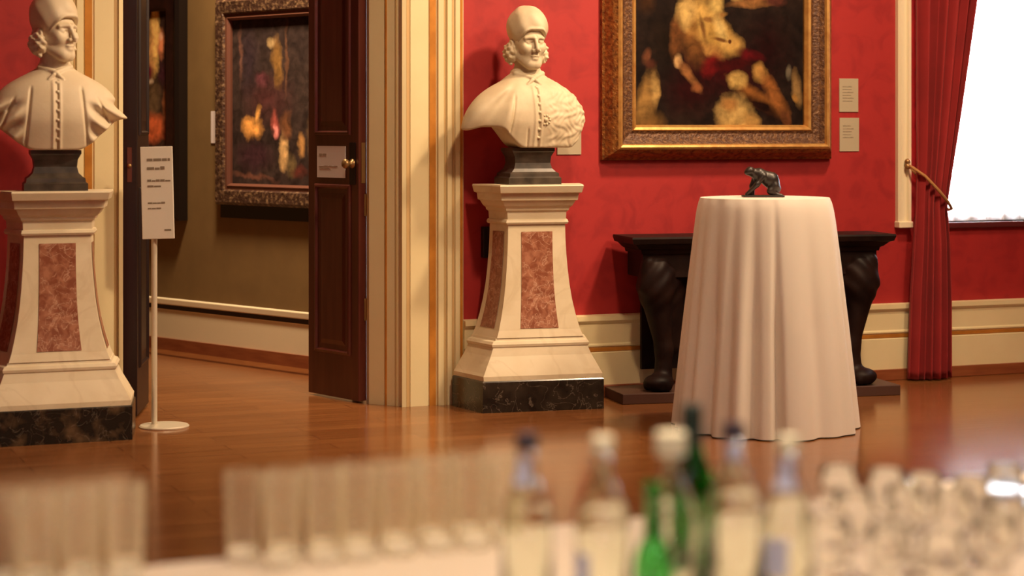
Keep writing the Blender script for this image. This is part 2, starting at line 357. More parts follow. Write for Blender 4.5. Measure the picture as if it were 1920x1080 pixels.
# ------------------------------------------------------------------ the setting
ceil_z = 4.4
pl = bmesh.new(); box(pl, -11, 12, -5, 18, -0.1, 0); struct(fin('floor', pl, M['parquet']))
pl = bmesh.new(); box(pl, -11, 12, -5, 18, ceil_z, ceil_z + 0.1); struct(fin('ceiling', pl, M['white']))
def wallobj(name, bm, m, smooth=False): return struct(fin(name, bm, m, None, smooth, W(0, 0, 0), TH))
bm = bmesh.new()
DOOR_H = 2.75; WZ0, WZ1 = 0.93, 3.25; WA0, WA1 = 2.68, 4.15
box(bm, -7.6, -2.155, 0, 0.2, 0, ceil_z); box(bm, -2.155, -0.653, 0, 0.2, DOOR_H, ceil_z)
box(bm, -0.653, WA0, 0, 0.2, 0, ceil_z); box(bm, WA0, WA1, 0, 0.2, 0, WZ0); box(bm, WA0, WA1, 0, 0.2, WZ1, ceil_z)
box(bm, WA1, 6.4, 0, 0.2, 0, ceil_z)
wallobj('wall_back', bm, M['damask'])
wallobj('wall_left', B(-7.8, -7.6, -15.5, 0.2, 0, ceil_z), M['damask'])
wallobj('wall_right', B(6.4, 6.6, -15.5, 0.2, 0, ceil_z), M['damask'])
wallobj('wall_front', B(-7.6, 6.4, -15.5, -15.3, 0, ceil_z), M['damask'])

# gallery beyond the doorway: its far wall comes towards us from left to right
QE = Vector((0.7, -0.714, 0)); Q0 = Vector((-2.255, 13.67, 0)); QA = math.atan2(-0.714, 0.7)
def qwall(name, bm, m): return struct(fin(name, bm, m, None, False, Q0, QA))
qwall('wall_gallery_far', B(-2.2, 3.12, 0, 0.15, 0, ceil_z), M['olive'])
gl = bmesh.new(); p0 = Q0 + QE * -2.1; p1 = W(-4.4, 0.1, 0); n_ = (p1 - p0).normalized(); s_ = Vector((-n_.y, n_.x, 0)) * 0.1
prism(gl, [p0, p1, p1 - s_, p0 - s_], 0, ceil_z); struct(fin('wall_gallery_left', gl, M['olive']))
bm = bmesh.new(); run(bm, [(0, 0.08), (-0.025, 0.08), (-0.025, 0.27), (-0.035, 0.29), (-0.035, 0.31), (0, 0.32)], -1.9, 2.9)
gb = qwall('baseboard_gallery', bm, M['cream_light'])
fin('skirting_strip', B(-1.9, 2.9, -0.04, 0, 0, 0.08), M['shoe'], gb)

# skirting along the far wall
BB = [(0, 0.066), (-0.036, 0.066), (-0.036, 0.245), (-0.028, 0.252), (-0.028, 0.275), (-0.036, 0.282), (-0.036, 0.29),
      (-0.028, 0.298), (-0.028, 0.405), (-0.036, 0.413), (-0.045, 0.425), (-0.045, 0.45), (0, 0.455)]
def baseboard(name, a0, a1, b=0.0):
    bm = bmesh.new(); run(bm, [(y + b, z) for y, z in BB], a0, a1); o = wallobj(name, bm, M['cream'])
    fin('gilded_line', B(a0, a1, b - 0.033, b - 0.02, 0.253, 0.274), M['gilt'], o)
    fin('skirting_strip', B(a0, a1, b - 0.05, 0, 0, 0.066, bevel=0.004), M['shoe'], o)
    if b: fin('backing', B(a0, a1, b, 0, 0.066, 0.455), M['cream'], o)
    return o
baseboard('baseboard_left', -7.6, -2.51)
baseboard('baseboard_middle', -0.30, 0.775, -0.022)
baseboard('baseboard_right', 0.775, 6.4)

# door casing: flat boards with beads, hollows and gilded lines, mirrored on both sides
def casing(name, a_in, sgn):
    # offsets run outward from the opening
    pr = [(0, 0), (0, -.035), (.022, -.042), (.026, -.03), (.045, -.03), (.048, -.036), (.145, -.036), (.15, -.03), (.20, -.03), (.205, -.045), (.235, -.048),
          (.24, -.036), (.252, -.036), (.256, -.05), (.28, -.05), (.284, -.04), (.298, -.04), (.302, -.05), (.325, -.052), (.33, -.045), (.345, -.045), (.355, -.03), (.355, 0)]
    def strip(x0, x1, y0, y1): return B(min(a_in + sgn * x0, a_in + sgn * x1), max(a_in + sgn * x0, a_in + sgn * x1), y0, y1, 0, DOOR_H + 0.2)
    bm = bmesh.new(); prism(bm, [(a_in + sgn * x, y) for x, y in pr], 0, DOOR_H + 0.3)
    o = wallobj(name, bm, M['cream'])
    fin('gilded_line', strip(.157, .193, -.037, -.028), M['gilt'], o)
    fin('lining_groove_shade', strip(.0265, .044, -.033, -.029), M['cream_line'], o)  # shade of the groove painted in as a brown strip
    fin('lining_groove_shade', strip(.241, .250, -.039, -.035), M['cream_line'], o)
    fin('lining_groove_shade', strip(.285, .296, -.043, -.039), M['cream_line'], o)
    fin('gilded_line', strip(.3305, .344, -.048, -.044), M['gilt'], o)
    return o
casing('trim_1', -0.653, 1); casing('trim_2', -2.155, -1)
wallobj('trim_3', B(-2.5, -0.3, -0.05, 0, DOOR_H, DOOR_H + 0.3), M['cream'])
bm = bmesh.new(); prism(bm, [(-0.653, 0.0), (-0.776, 0.156), (-0.776, 0.2), (-0.653, 0.2)], 0, DOOR_H)
jb = wallobj('trim_4', bm, M['cream'])
def splay(t0, t1, off, m, nm):
    p0, p1 = Vector((-0.653, 0)), Vector((-0.776, 0.156)); d = p1 - p0; nn = Vector((-d.y, -d.x)).normalized(); nn = Vector((-0.785, -0.62))
    q = [p0 + d * t0, p0 + d * t1, p0 + d * t1 + nn * off, p0 + d * t0 + nn * off]
    return fin(nm, prism(bmesh.new(), q, 0, DOOR_H), m, jb)
splay(0.42, 0.47, 0.004, M['gilt'], 'gilded_line'); splay(0.10, 0.14, 0.003, M['cream_line'], 'lining_groove_shade')

# ------------------------------------------------------------------ doors
def panel(bm, x0, x1, z0, z1, y, out, wdt=0.028):     # a moulded panel: frame ridge and a sunk field; out = +1 or -1 side
    rings = []
    for ins, h in ((0, 0), (0.006, 0.010), (wdt * 0.6, 0.012), (wdt, -0.004), (wdt + 0.004, -0.004), (wdt + 0.05, 0.004)):
        rings.append([(x0 + ins, y + out * h, z0 + ins), (x1 - ins, y + out * h, z0 + ins), (x1 - ins, y + out * h, z1 - ins), (x0 + ins, y + out * h, z1 - ins)])
    R_ = [[bm.verts.new(p) for p in r] for r in rings]
    for a, b in zip(R_, R_[1:]):
        for i in range(4): bm.faces.new((a[i], a[(i + 1) % 4], b[(i + 1) % 4], b[i]))
    bm.faces.new(R_[-1])
phi = math.atan2(0.78, -0.625)
d1 = struct(fin('door_1', B(0, 0.5, -0.055, 0, 0.012, DOOR_H - 0.02, bevel=0.004), M['mahogany'], None, False, (-0.835, 11.03, 0), phi))
for z0, z1 in ((0.25, 1.19), (1.46, 2.62)):
    bm = bmesh.new(); panel(bm, 0.075, 0.43, z0, z1, 0.0005, 1); fin('panel', bm, M['mahogany'], d1)
bm = bmesh.new(); lathe(bm, [(0, 0), (0.024, 0.0), (0.026, 0.006), (0.012, 0.012), (0.010, 0.03), (0.022, 0.036), (0.027, 0.05), (0.020, 0.062), (0, 0.066)], 24)
kn = fin('door_knob', bm, M['brass'], d1, True, (0.055, 0, 1.305)); kn.rotation_euler = (R(-90), 0, 0)
fin('escutcheon', B(0.025, 0.085, 0, 0.004, 1.19, 1.42, bevel=0.003), M['mahogany_dark'], d1)
fin('latch_plate', B(-0.003, 0.001, -0.042, -0.018, 1.20, 1.42), M['brass'], d1)
for z in (0.45, 1.02): fin('hinge', B(-0.006, 0.002, -0.05, -0.035, z, z + 0.12), M['brass'], d1)
no = tag(fin('door_notice', B(0.125, 0.405, 0.001, 0.004, 1.225, 1.40), M['paper_cool'], None, False, (-0.835, 11.03, 0), phi), 'pale paper notice pinned beside the knob on the dark wooden door', 'notice')
def words_line(bm, x0, x1, y, z, h, flip=1):
    x = x0
    while x < x1 - 0.004:
        wd = min(random.uniform(1.6, 4.0) * h, x1 - x)
        box(bm, x, x + wd, y, y + 0.0008 * flip, z, z + h * random.choice((0.8, 1.0, 1.25))); x += wd + h * 0.3
for i, (z, x0, x1, h) in enumerate(((1.345, 0.31, 0.385, 0.016), (1.285, 0.20, 0.385, 0.005), (1.272, 0.27, 0.385, 0.005))):
    bm = bmesh.new(); words_line(bm, x0, x1, 0.0041, z, h); fin('text_line', bm, M['notice_ink'], no)
ph2 = math.atan2(0.998, -0.06)
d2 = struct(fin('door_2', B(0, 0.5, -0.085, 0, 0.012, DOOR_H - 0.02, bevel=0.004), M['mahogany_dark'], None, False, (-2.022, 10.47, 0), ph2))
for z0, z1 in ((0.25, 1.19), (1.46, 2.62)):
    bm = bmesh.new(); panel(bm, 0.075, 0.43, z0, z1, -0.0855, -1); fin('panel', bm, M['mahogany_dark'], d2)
fin('latch_plate', B(-0.003, 0.001, -0.058, -0.034, 1.22, 1.40), M['mahogany'], d2)
bm = bmesh.new(); bmesh.ops.create_uvsphere(bm, u_segments=12, v_segments=8, radius=0.012); fin('latch_bolt', bm, M['brass'], d2, True, (-0.008, -0.046, 1.305))

# ------------------------------------------------------------------ window, sheer and curtain
wf = bmesh.new()
for x0, x1, z0, z1 in ((WA0, WA0 + .06, WZ0, WZ1), (WA1 - .06, WA1, WZ0, WZ1), (WA0, WA1, WZ0, WZ0 + .05), (WA0, WA1, WZ1 - .06, WZ1), (3.35, 3.41, WZ0, WZ1), (WA0, WA1, 2.6, 2.65)):
    box(wf, x0, x1, 0.13, 0.18, z0, z1)
w1 = wallobj('window_1', wf, M['white_wood'])
gm = bpy.data.materials.new('window_glass'); gm.use_nodes = True; nt = gm.node_tree
nt.nodes.remove(nt.nodes['Principled BSDF']); t_ = nt.nodes.new('ShaderNodeBsdfTransparent'); g_ = nt.nodes.new('ShaderNodeBsdfGlossy'); g_.inputs['Roughness'].default_value = 0.02
x_ = nt.nodes.new('ShaderNodeMixShader'); x_.inputs[0].default_value = 0.06; nt.links.new(t_.outputs[0], x_.inputs[1]); nt.links.new(g_.outputs[0], x_.inputs[2]); nt.links.new(x_.outputs[0], nt.nodes['Material Output'].inputs[0])
fin('pane', B(WA0 + .06, WA1 - .06, 0.150, 0.156, WZ0 + .05, WZ1 - .06), gm, w1)
fin('window_sill', B(WA0 - 0.02, WA1 + 0.02, -0.03, 0.14, WZ0 - 0.035, WZ0, bevel=0.006), mat('red_sill', (0.10, 0.012, 0.014), 0.5), w1)
bm = bmesh.new(); prism(bm, [(2.475, 0), (2.475, -.03), (2.49, -.045), (2.505, -.045), (2.512, -.035), (2.53, -.035), (2.537, -.05), (2.555, -.05), (2.56, -.035), (2.56, 0)], WZ0 - 0.005, 3.4)
t5 = wallobj('trim_5', bm, M['cream_light']); fin('foot_block', B(2.468, 2.566, -0.055, 0, WZ0 - 0.025, WZ0 + 0.012, bevel=0.004), M['cream_light'], t5)
# sheer net hanging inside the window
sm = bpy.data.materials.new('white_net'); sm.use_nodes = True; nt = sm.node_tree; nt.nodes.remove(nt.nodes['Principled BSDF'])
tl = nt.nodes.new('ShaderNodeBsdfTranslucent'); tl.inputs[0].default_value = (0.92, 0.93, 0.95, 1)
tr = nt.nodes.new('ShaderNodeBsdfTransparent'); mx = nt.nodes.new('ShaderNodeMixShader')
tc = nt.nodes.new('ShaderNodeTexCoord'); sp = nt.nodes.new('ShaderNodeSeparateXYZ'); nt.links.new(tc.outputs['Object'], sp.inputs[0])
vo = nt.nodes.new('ShaderNodeTexVoronoi'); vo.inputs['Scale'].default_value = 26; nt.links.new(tc.outputs['Object'], vo.inputs['Vector'])
hem = nt.nodes.new('ShaderNodeMapRange'); hem.inputs[1].default_value = WZ0 + 0.13; hem.inputs[2].default_value = WZ0 + 0.09; nt.links.new(sp.outputs[2], hem.inputs[0])
lc = nt.nodes.new('ShaderNodeMath'); lc.operation = 'MULTIPLY'; nt.links.new(hem.outputs[0], lc.inputs[0]); nt.links.new(vo.outputs['Distance'], lc.inputs[1])
fc = nt.nodes.new('ShaderNodeMath'); fc.operation = 'MULTIPLY_ADD'; fc.inputs[1].default_value = 0.5; fc.inputs[2].default_value = 0.4; nt.links.new(lc.outputs[0], fc.inputs[0])
nt.links.new(fc.outputs[0], mx.inputs[0]); nt.links.new(tr.outputs[0], mx.inputs[1]); nt.links.new(tl.outputs[0], mx.inputs[2]); nt.links.new(mx.outputs[0], nt.nodes['Material Output'].inputs[0])
v, f = [], []; NX, NZ = 160, 12
for j in range(NZ + 1):
    for i in range(NX + 1):
        u = i / NX; v.append((WA0 + 0.01 + u * (WA1 - WA0 - 0.02), 0.07 + 0.018 * math.sin(u * 75) + 0.008 * math.sin(u * 31 + j * 0.1), WZ0 + 0.005 + (WZ1 - WZ0 - 0.01) * j / NZ))
for j in range(NZ):
    for i in range(NX): a = j * (NX + 1) + i; f.append((a, a + 1, a + NX + 2, a + NX + 1))
tag(raw('net_curtain', v, f, sm, None, True, W(0, 0, 0), TH), 'sheer white net with lace hem hanging in the bright window', 'curtain')
# tied back velvet curtain
ct = thing('velvet_curtain', 'long red velvet curtain tied back at the left of the window', 'curtain', W(2.5, -0.12, 0), TH)
v, f = [], []; NU, NV = 150, 70; zt = 3.35
def lerp(x, pts):
    for (x0, y0), (x1, y1) in zip(pts, pts[1:]):
        if x <= x1: t = (x - x0) / (x1 - x0); t = t * t * (3 - 2 * t) if len(pts) < 0 else t; return y0 + (y1 - y0) * t
    return pts[-1][1]
for j in range(NV + 1):
    z = 0.012 + (zt - 0.012) * j / NV
    left = lerp(z, [(0, -0.005), (0.5, 0.015), (1.0, 0.05), (1.3, 0.06), (2.27, 0.055), (3.4, 0.03)])
    right = lerp(z, [(0, 0.30), (0.5, 0.295), (0.9, 0.275), (1.03, 0.262), (1.25, 0.30), (1.6, 0.365), (2.27, 0.485), (3.4, 0.80)])
    wdt = right - left
    amp = lerp(z, [(0, 0.030), (0.8, 0.03), (1.03, 0.018), (1.5, 0.03), (3.4, 0.05)])
    for i in range(NU + 1):
        u = i / NU; ph = u * 2 * math.pi * 6.5 + 0.7 * math.sin(u * 5)
        y = amp * math.sin(ph) + 0.006 * math.sin(u * 31 + z * 0.9) + 0.03 * math.sin(u * 3.1) * -1
        v.append((left + u * wdt + 0.004 * math.cos(ph * 1.3), y, z))
for j in range(NV):
    for i in range(NU): a = j * (NU + 1) + i; f.append((a, a + 1, a + NU + 2, a + NU + 1))
co = raw('drape', v, f, M['velvet'], ct, True); so = co.modifiers.new('thick', 'SOLIDIFY'); so.thickness = 0.004
hook = (2.525 - 2.5, 0.06, 1.275)
bm = bmesh.new(); tube(bm, [(0.025, 0.075, 1.28), (0.03, 0.02, 1.265), (0.075, -0.045, 1.215), (0.15, -0.075, 1.13), (0.22, -0.07, 1.06), (0.268, -0.035, 1.02), (0.285, 0.02, 1.01), (0.25, 0.06, 1.05), (0.12, 0.07, 1.2), (0.03, 0.075, 1.28)], 0.0095)
fin('tieback_cord', bm, M['rope'], ct, True)
bm = bmesh.new(); bmesh.ops.create_uvsphere(bm, u_segments=12, v_segments=8, radius=0.018)
lathe(bm, [(0.012, -0.045), (0.018, -0.03), (0.012, -0.01)], 12); fin('tieback_hook', bm, M['brass'], ct, True, (0.022, 0.06, 1.30))

# ------------------------------------------------------------------ pictures
def frame_mesh(x0, x1, z0, z1, prof, mats, smooth=False):
    """prof: (inset, y) around the opening; mats: material index per span"""
    bm = bmesh.new(); rings = []
    for ins, y in prof: rings.append([bm.verts.new(p) for p in ((x0 + ins, y, z0 + ins), (x1 - ins, y, z0 + ins), (x1 - ins, y, z1 - ins), (x0 + ins, y, z1 - ins))])
    for k, (a, b) in enumerate(zip(rings, rings[1:])):
        for i in range(4):
            fc_ = bm.faces.new((a[i], a[(i + 1) % 4], b[(i + 1) % 4], b[i])); fc_.material_index = mats[k]
    return bm
def canvas(parent, x0, x1, z0, z1, y, m):
    o = fin('canvas', B(0, x1 - x0, 0, 0.01, 0, z1 - z0), m, parent); o.location = (x0, y, z0); return o
pa = thing('framed_painting', 'large gilt framed oil painting of pale figures on the red wall', 'painting', W(0.534, 0, 1.318), TH)
PW, PH = 1.487, 1.75
prof = [(0, 0), (0.002, -0.025), (0.012, -0.035), (0.04, -0.085), (0.062, -0.11), (0.074, -0.118), (0.086, -0.114), (0.092, -0.098), (0.115, -0.075), (0.15, -0.066), (0.166, -0.072), (0.172, -0.078), (0.186, -0.074), (0.2, -0.05), (0.2, -0.03)]
fin('outer_frame', frame_mesh(0, PW, 0, PH, prof[:5], [0, 0, 0, 0]), None, pa, mats=[M['gold_frame']])
fin('gilt_ridge', frame_mesh(0, PW, 0, PH, prof[4:8], [0, 0, 0]), None, pa, mats=[M['gold_edge']])
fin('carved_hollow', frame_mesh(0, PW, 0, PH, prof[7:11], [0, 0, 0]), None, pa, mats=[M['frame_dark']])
fin('gilt_sight_edge', frame_mesh(0, PW, 0, PH, prof[10:], [0, 0, 0, 0]), None, pa, mats=[M['gold_edge']])
cw = PW - 0.4
def bl(X, Y, rx, ry, rot, c, soft=0.5):
    q = tuple(((v_ / 255) ** 2.2) * 0.68 for v_ in c)
    return ((X - 1190) / 317 * cw, (243 - Y) * 0.00305, rx * cw / 317, ry * 0.00305, rot, (q[0], q[1] * 1.25, q[2] * 1.6), soft)
blobs = [bl(1355, 130, 85, 50, 20, (62, 14, 16), .7), bl(1295, 175, 50, 45, 0, (50, 14, 14), .7), bl(1440, 95, 45, 60, 0, (40, 14, 14), .8), bl(1250, 80, 30, 60, 0, (34, 22, 14), .9),
         bl(1300, 70, 26, 58, -14, (128, 78, 38), .6),
         bl(1322, 40, 34, 44, -14, (208, 152, 76)), bl(1345, 70, 27, 34, -24, (196, 140, 66)), bl(1300, 52, 10, 26, -10, (150, 98, 46), .6), bl(1330, 44, 16, 6, 14, (150, 98, 48), .5), bl(1352, 34, 14, 5, -10, (158, 106, 52), .5), bl(1286, 30, 18, 30, 10, (222, 168, 92)), bl(1343, 12, 14, 22, 10, (205, 158, 84)), bl(1370, 88, 24, 22, 20, (205, 148, 74)),
         bl(1352, 60, 12, 26, -20, (226, 176, 98), .6), bl(1338, 102, 22, 14, 30, (184, 124, 62)),
         bl(1318, 58, 5, 26, -15, (128, 82, 40), .6), bl(1352, 80, 16, 4, 10, (120, 74, 36), .5), bl(1369, 84, 3, 5, 0, (92, 50, 26), .4),
         bl(1268, 78, 11, 42, 4, (120, 70, 36)), bl(1272, 120, 8, 12, 0, (206, 150, 92)), bl(1294, 148, 8, 36, -38, (150, 92, 50)), bl(1308, 170, 10, 9, 0, (140, 80, 44)),
         bl(1415, 8, 48, 9, -6, (164, 104, 56)), bl(1455, 4, 22, 9, 0, (92, 48, 36)), bl(1382, 0, 12, 8, 0, (205, 150, 80)),
         bl(1335, 128, 14, 26, 36, (128, 24, 24), .6), bl(1370, 125, 50, 12, -8, (66, 14, 14), .5), bl(1410, 108, 26, 10, 12, (96, 18, 22), .6),
         bl(1418, 186, 56, 15, 33, (140, 82, 38)), bl(1383, 155, 19, 17, 0, (218, 164, 86)), bl(1427, 142, 14, 19, -20, (196, 136, 68)), bl(1456, 184, 13, 54, -33, (160, 92, 44)), bl(1478, 226, 8, 22, -30, (106, 60, 34)),
         bl(1430, 205, 40, 12, 30, (40, 18, 14), .6),
         bl(1214, 197, 18, 56, 14, (166, 116, 60)), bl(1230, 175, 8, 28, 0, (190, 140, 76)), bl(1224, 232, 24, 18, 0, (120, 82, 42), .7), bl(1378, 222, 34, 38, 8, (212, 160, 88)), bl(1368, 200, 16, 14, 0, (186, 122, 62)), bl(1410, 232, 20, 14, 30, (176, 126, 66)),
         bl(1498, 172, 10, 36, -6, (150, 108, 62)), bl(1482, 140, 5, 14, 0, (110, 92, 70)), bl(1494, 190, 5, 10, 0, (176, 118, 56)),
         bl(1215, 112, 8, 16, 12, (116, 66, 42)), bl(1222, 128, 10, 10, 0, (84, 44, 30)), bl(1214, 12, 16, 20, 0, (70, 42, 24), .7)]
canvas(pa, 0.19, PW - 0.19, 0.19, PH - 0.19, -0.034, painted('dark_figure_oil', (0.009, 0.005, 0.0045), (0.020, 0.011, 0.008), blobs, 0.012))

qp = thing('framed_painting', 'dark oil painting in carved brown frame on the olive gallery wall', 'painting', Q0 + QE * 0.494 + Vector((0, 0, 1.0)), QA)
QW, QH = 1.45, 1.34
pr2 = [(0, 0), (0, -0.04), (0.02, -0.065), (0.09, -0.06), (0.10, -0.045), (0.118, -0.045), (0.125, -0.05), (0.14, -0.03), (0.14, -0.01)]
fin('carved_frame', frame_mesh(0, QW, 0, QH, pr2[:5], [0] * 4), None, qp, mats=[M['carved']])
fin('frame_slip', frame_mesh(0, QW, 0, QH, pr2[4:], [0] * 4), None, qp, mats=[mat('reddish_frame_slip', (0.14, 0.055, 0.035), 0.4)])
fin('lower_rail', B(0.03, QW - 0.03, -0.03, 0, -0.085, 0.0), M['black_frame'], qp)
def bq(X, Y, rx, ry, rot, c, soft=0.6):   # X 438..575 spans 0.77 m of this canvas
    q = tuple(((v_ / 255) ** 2.2) * 2.0 for v_ in c); k = 0.0056
    return ((X - 438) * k, (338 - Y) * 0.0035, rx * k, ry * 0.0035, rot, (q[0], q[1] * 1.2, q[2] * 1.5), soft)
canvas(qp, 0.135, QW - 0.135, 0.135, QH - 0.135, -0.014, painted('gallery_interior_oil', (0.045, 0.030, 0.027), (0.075, 0.050, 0.042), [
    bq(505, 180, 40, 40, 0, (66, 38, 34), .9), bq(470, 110, 18, 60, 0, (48, 36, 36), .8), bq(523, 115, 9, 45, -6, (112, 78, 40)), bq(512, 78, 7, 9, 0, (140, 110, 70)), bq(540, 110, 3, 70, 0, (84, 56, 40)),
    bq(455, 100, 3, 50, 0, (84, 56, 44)), bq(475, 232, 19, 20, 10, (208, 138, 66)), bq(487, 208, 5, 16, 15, (204, 140, 70)), bq(520, 225, 8, 26, -12, (136, 66, 54)), bq(521, 240, 4, 14, -10, (190, 110, 96), .5),
    bq(535, 280, 7, 32, 0, (180, 136, 84)), bq(566, 262, 7, 20, 0, (150, 104, 58)), bq(548, 300, 10, 20, 0, (96, 76, 48)), bq(540, 230, 10, 26, 0, (96, 60, 38)), bq(480, 285, 34, 30, 0, (54, 34, 34), .5), bq(480, 322, 40, 6, 6, (92, 58, 44)),
    bq(562, 310, 14, 12, 0, (78, 40, 32)), bq(493, 145, 10, 14, 0, (84, 46, 46)), bq(600, 250, 20, 50, 0, (110, 80, 50))], 0.03))
pz = thing('framed_painting', 'narrow looking black framed oil painting left of the carved one, seen past the sign', 'painting', Q0 + QE * -1.1 + Vector((0, 0, 0.88)), QA)
AW, AH = 1.215, 1.62
pr3 = [(0, 0), (0, -0.07), (0.03, -0.085), (0.06, -0.075), (0.12, -0.06), (0.19, -0.045), (0.205, -0.03), (0.205, -0.01)]
fin('black_outer_frame', frame_mesh(0, AW, 0, AH, pr3[:4], [0] * 3), None, pz, mats=[M['black_frame']])
fin('inner_frame', frame_mesh(0, AW, 0, AH, pr3[3:], [0] * 4), None, pz, mats=[mat('red_brown_frame', (0.055, 0.018, 0.013), 0.4, col2=(0.03, 0.01, 0.008), scale=20)])
def ba(X, Y, rx, ry, rot, c, soft=0.6):   # right end of the canvas is x=0.81 at X 318
    q = tuple(((v_ / 255) ** 2.2) * 2.2 for v_ in c); k = 0.0068
    return (0.81 - (318 - X) * k, (0.0036 * (275 - Y)) + 0.36, rx * k, ry * 0.0036, rot, (q[0], q[1] * 1.15, q[2] * 1.5), soft)
canvas(pz, 0.2, AW - 0.2, 0.2, AH - 0.2, -0.014, painted('column_and_figures_oil', (0.055, 0.028, 0.022), (0.09, 0.05, 0.032), [
    ba(295, 80, 8, 75, 0, (206, 158, 82), .4), ba(288, 120, 6, 50, 0, (170, 120, 66), .6), ba(275, 90, 5, 60, 0, (96, 66, 36)), ba(306, 100, 6, 26, 0, (180, 106, 66)), ba(305, 85, 4, 8, 0, (196, 140, 100)),
    ba(284, 150, 6, 20, 0, (84, 26, 34)), ba(308, 155, 8, 22, 0, (58, 32, 34)), ba(288, 170, 5, 5, 0, (190, 160, 120)), ba(293, 205, 11, 38, 0, (84, 64, 42), .5), ba(268, 205, 5, 30, 0, (196, 92, 72)), ba(290, 258, 26, 26, 0, (176, 84, 46)),
    ba(311, 220, 4, 40, 0, (110, 66, 40)), ba(230, 150, 40, 90, 0, (80, 50, 36), .8)], 0.02))
def caption(label, a0, a1, z0, z1, m, lines=0, name='wall_label', base=None):
    o = tag(fin(name, B(0, a1 - a0, -0.006, 0, 0, z1 - z0, bevel=0.001), m, None, False, W(a0, 0, z0) if base is None else base, TH if base is None else QA), label, 'label')
    if lines:
        for i in range(lines):
            bm = bmesh.new(); words_line(bm, 0.022, (a1 - a0) - random.uniform(0.03, 0.06), -0.0062, (z1 - z0) - 0.05 - i * 0.017, 0.0045, -1)
            fin('text_line', bm, M['caption_ink'], o)
    return o
caption('upper of two beige caption cards right of the large gilt painting', 2.085, 2.215, 1.595, 1.792, M['caption'], 6)
caption('lower of two beige caption cards right of the large gilt painting', 2.087, 2.22, 1.362, 1.56, M['caption'], 5)
caption('beige caption card half hidden behind the right marble bust', 0.27, 0.416, 1.352, 1.54, M['caption'])
caption('small pale caption card beside the carved frame in the gallery', 0, 0.11, 1.40, 1.61, M['paper_cool'], 0, 'wall_label', Q0 + QE * 0.385 + Vector((0, 0, 1.40)))
wb = tag(fin('wall_box', B(-0.03, 0.03, -0.04, 0, 0, 0.17, bevel=0.004), M['plastic_dark'], None, False, W(-0.155, 0, 0.79), TH), 'small black box on the red wall behind the right pedestal', 'box')

# low barrier along the gallery wall
lb = thing('low_barrier', 'low pale barrier rail along the olive gallery wall', 'barrier', Q0 + QE * -0.22, QA)
fin('rail', B(0, 3.0, -0.30, -0.25, 0.345, 0.385, bevel=0.006), M['cream_light'], lb)
fin('under_rail', B(0, 3.0, -0.29, -0.26, 0.315, 0.345), M['mahogany_dark'], lb)
for x in (0.0, 2.4):
    fin('post', B(x, x + 0.055, -0.295, -0.255, 0.05, 0.33), M['ebony'], lb)
    fin('foot', B(x - 0.03, x + 0.12, -0.36, -0.20, 0, 0.05, bevel=0.008), M['shoe'], lb)

# ------------------------------------------------------------------ pedestals
RHO = R(16); TAN = math.tan(R(14))
def pedestal(loc, label, base_m, rho=RHO):
    t = thing('marble_pedestal', label, 'pedestal', (*loc, 0), rho)
    back = 0.12
    def ring(z, wf_, yf):
        wb_ = wf_ + (back - yf) * TAN
        return [(-wf_, yf, z), (wf_, yf, z), (wb_, back, z), (-wb_, back, z)]
    def hwid(z, pts): return lerp(z, pts)
    fin('plinth', loft(bmesh.new(), [ring(0, .335, -0.207), ring(.160, .335, -0.207), ring(.166, .330, -0.202)]), base_m, t)
    fin('base', loft(bmesh.new(), [ring(.166, .328, -0.200), ring(.19, .330, -0.200), ring(.205, .322, -0.194), ring(.235, .308, -0.182), ring(.29, .280, -0.160), ring(.335, .262, -0.148), ring(.34, .268, -0.152), ring(.352, .270, -0.154),
                                   ring(.366, .262, -0.148), ring(.372, .248, -0.140), ring(.385, .244, -0.136)]), M['marble'], t)
    shaft = [(.385, .240), (.423, .226), (.50, .2065), (.58, .1905), (.66, .179), (.74, .171), (.82, .165), (.90, .161), (.985, .159)]
    def yf(z): return -.075 - (hwid(z, shaft) - .159) * 0.82
    fin('shaft', loft(bmesh.new(), [ring(z, x, yf(z)) for z, x in shaft]), M['marble'], t)
    fin('capital', loft(bmesh.new(), [ring(.985, .168, -.085), ring(.995, .174, -.09), ring(1.008, .170, -.086), ring(1.012, .163, -.078), ring(1.05, .165, -.08), ring(1.06, .175, -.092), ring(1.072, .178, -.094), ring(1.085, .190, -.110),
                                      ring(1.11, .202, -.125), ring(1.115, .212, -.135), ring(1.15, .216, -.14), ring(1.156, .226, -.165), ring(1.19, .232, -.178), ring(1.198, .230, -.175)]), M['marble'], t)
    zs = [.432 + (.945 - .432) * i / 14 for i in range(15)]
    bm = bmesh.new(); L = []
    for z in zs:
        x = hwid(z, shaft) * (.545 - (.945 - z) * .14); L.append([bm.verts.new((-x, yf(z) - .0025, z)), bm.verts.new((x, yf(z) - .0025, z))])
    for a, b in zip(L, L[1:]): bm.faces.new((a[0], a[1], b[1], b[0]))
    fin('inlaid_panel', bm, M['rosso'], t)
    for s in (-1, 1):
        bm = bmesh.new(); L = []
        for z in zs:
            x = hwid(z, shaft); y0 = yf(z); D_ = back - y0
            L.append([bm.verts.new((s * (x + D_ * q * TAN + .0025), y0 + D_ * q, z)) for q in (0.20, 0.80)])
        for a, b in zip(L, L[1:]): bm.faces.new((a[0], a[1], b[1], b[0]))
        fin('inlaid_panel', bm, M['rosso'], t)
    return t
pedestal((0.112, 10.94), 'marble pedestal on a black plinth between doorway and gilt painting', M['black_marble'])
pedestal((-2.215, 9.82), 'marble pedestal on a dark plinth left of the doorway beside the sign', M['brown_marble'], R(22))

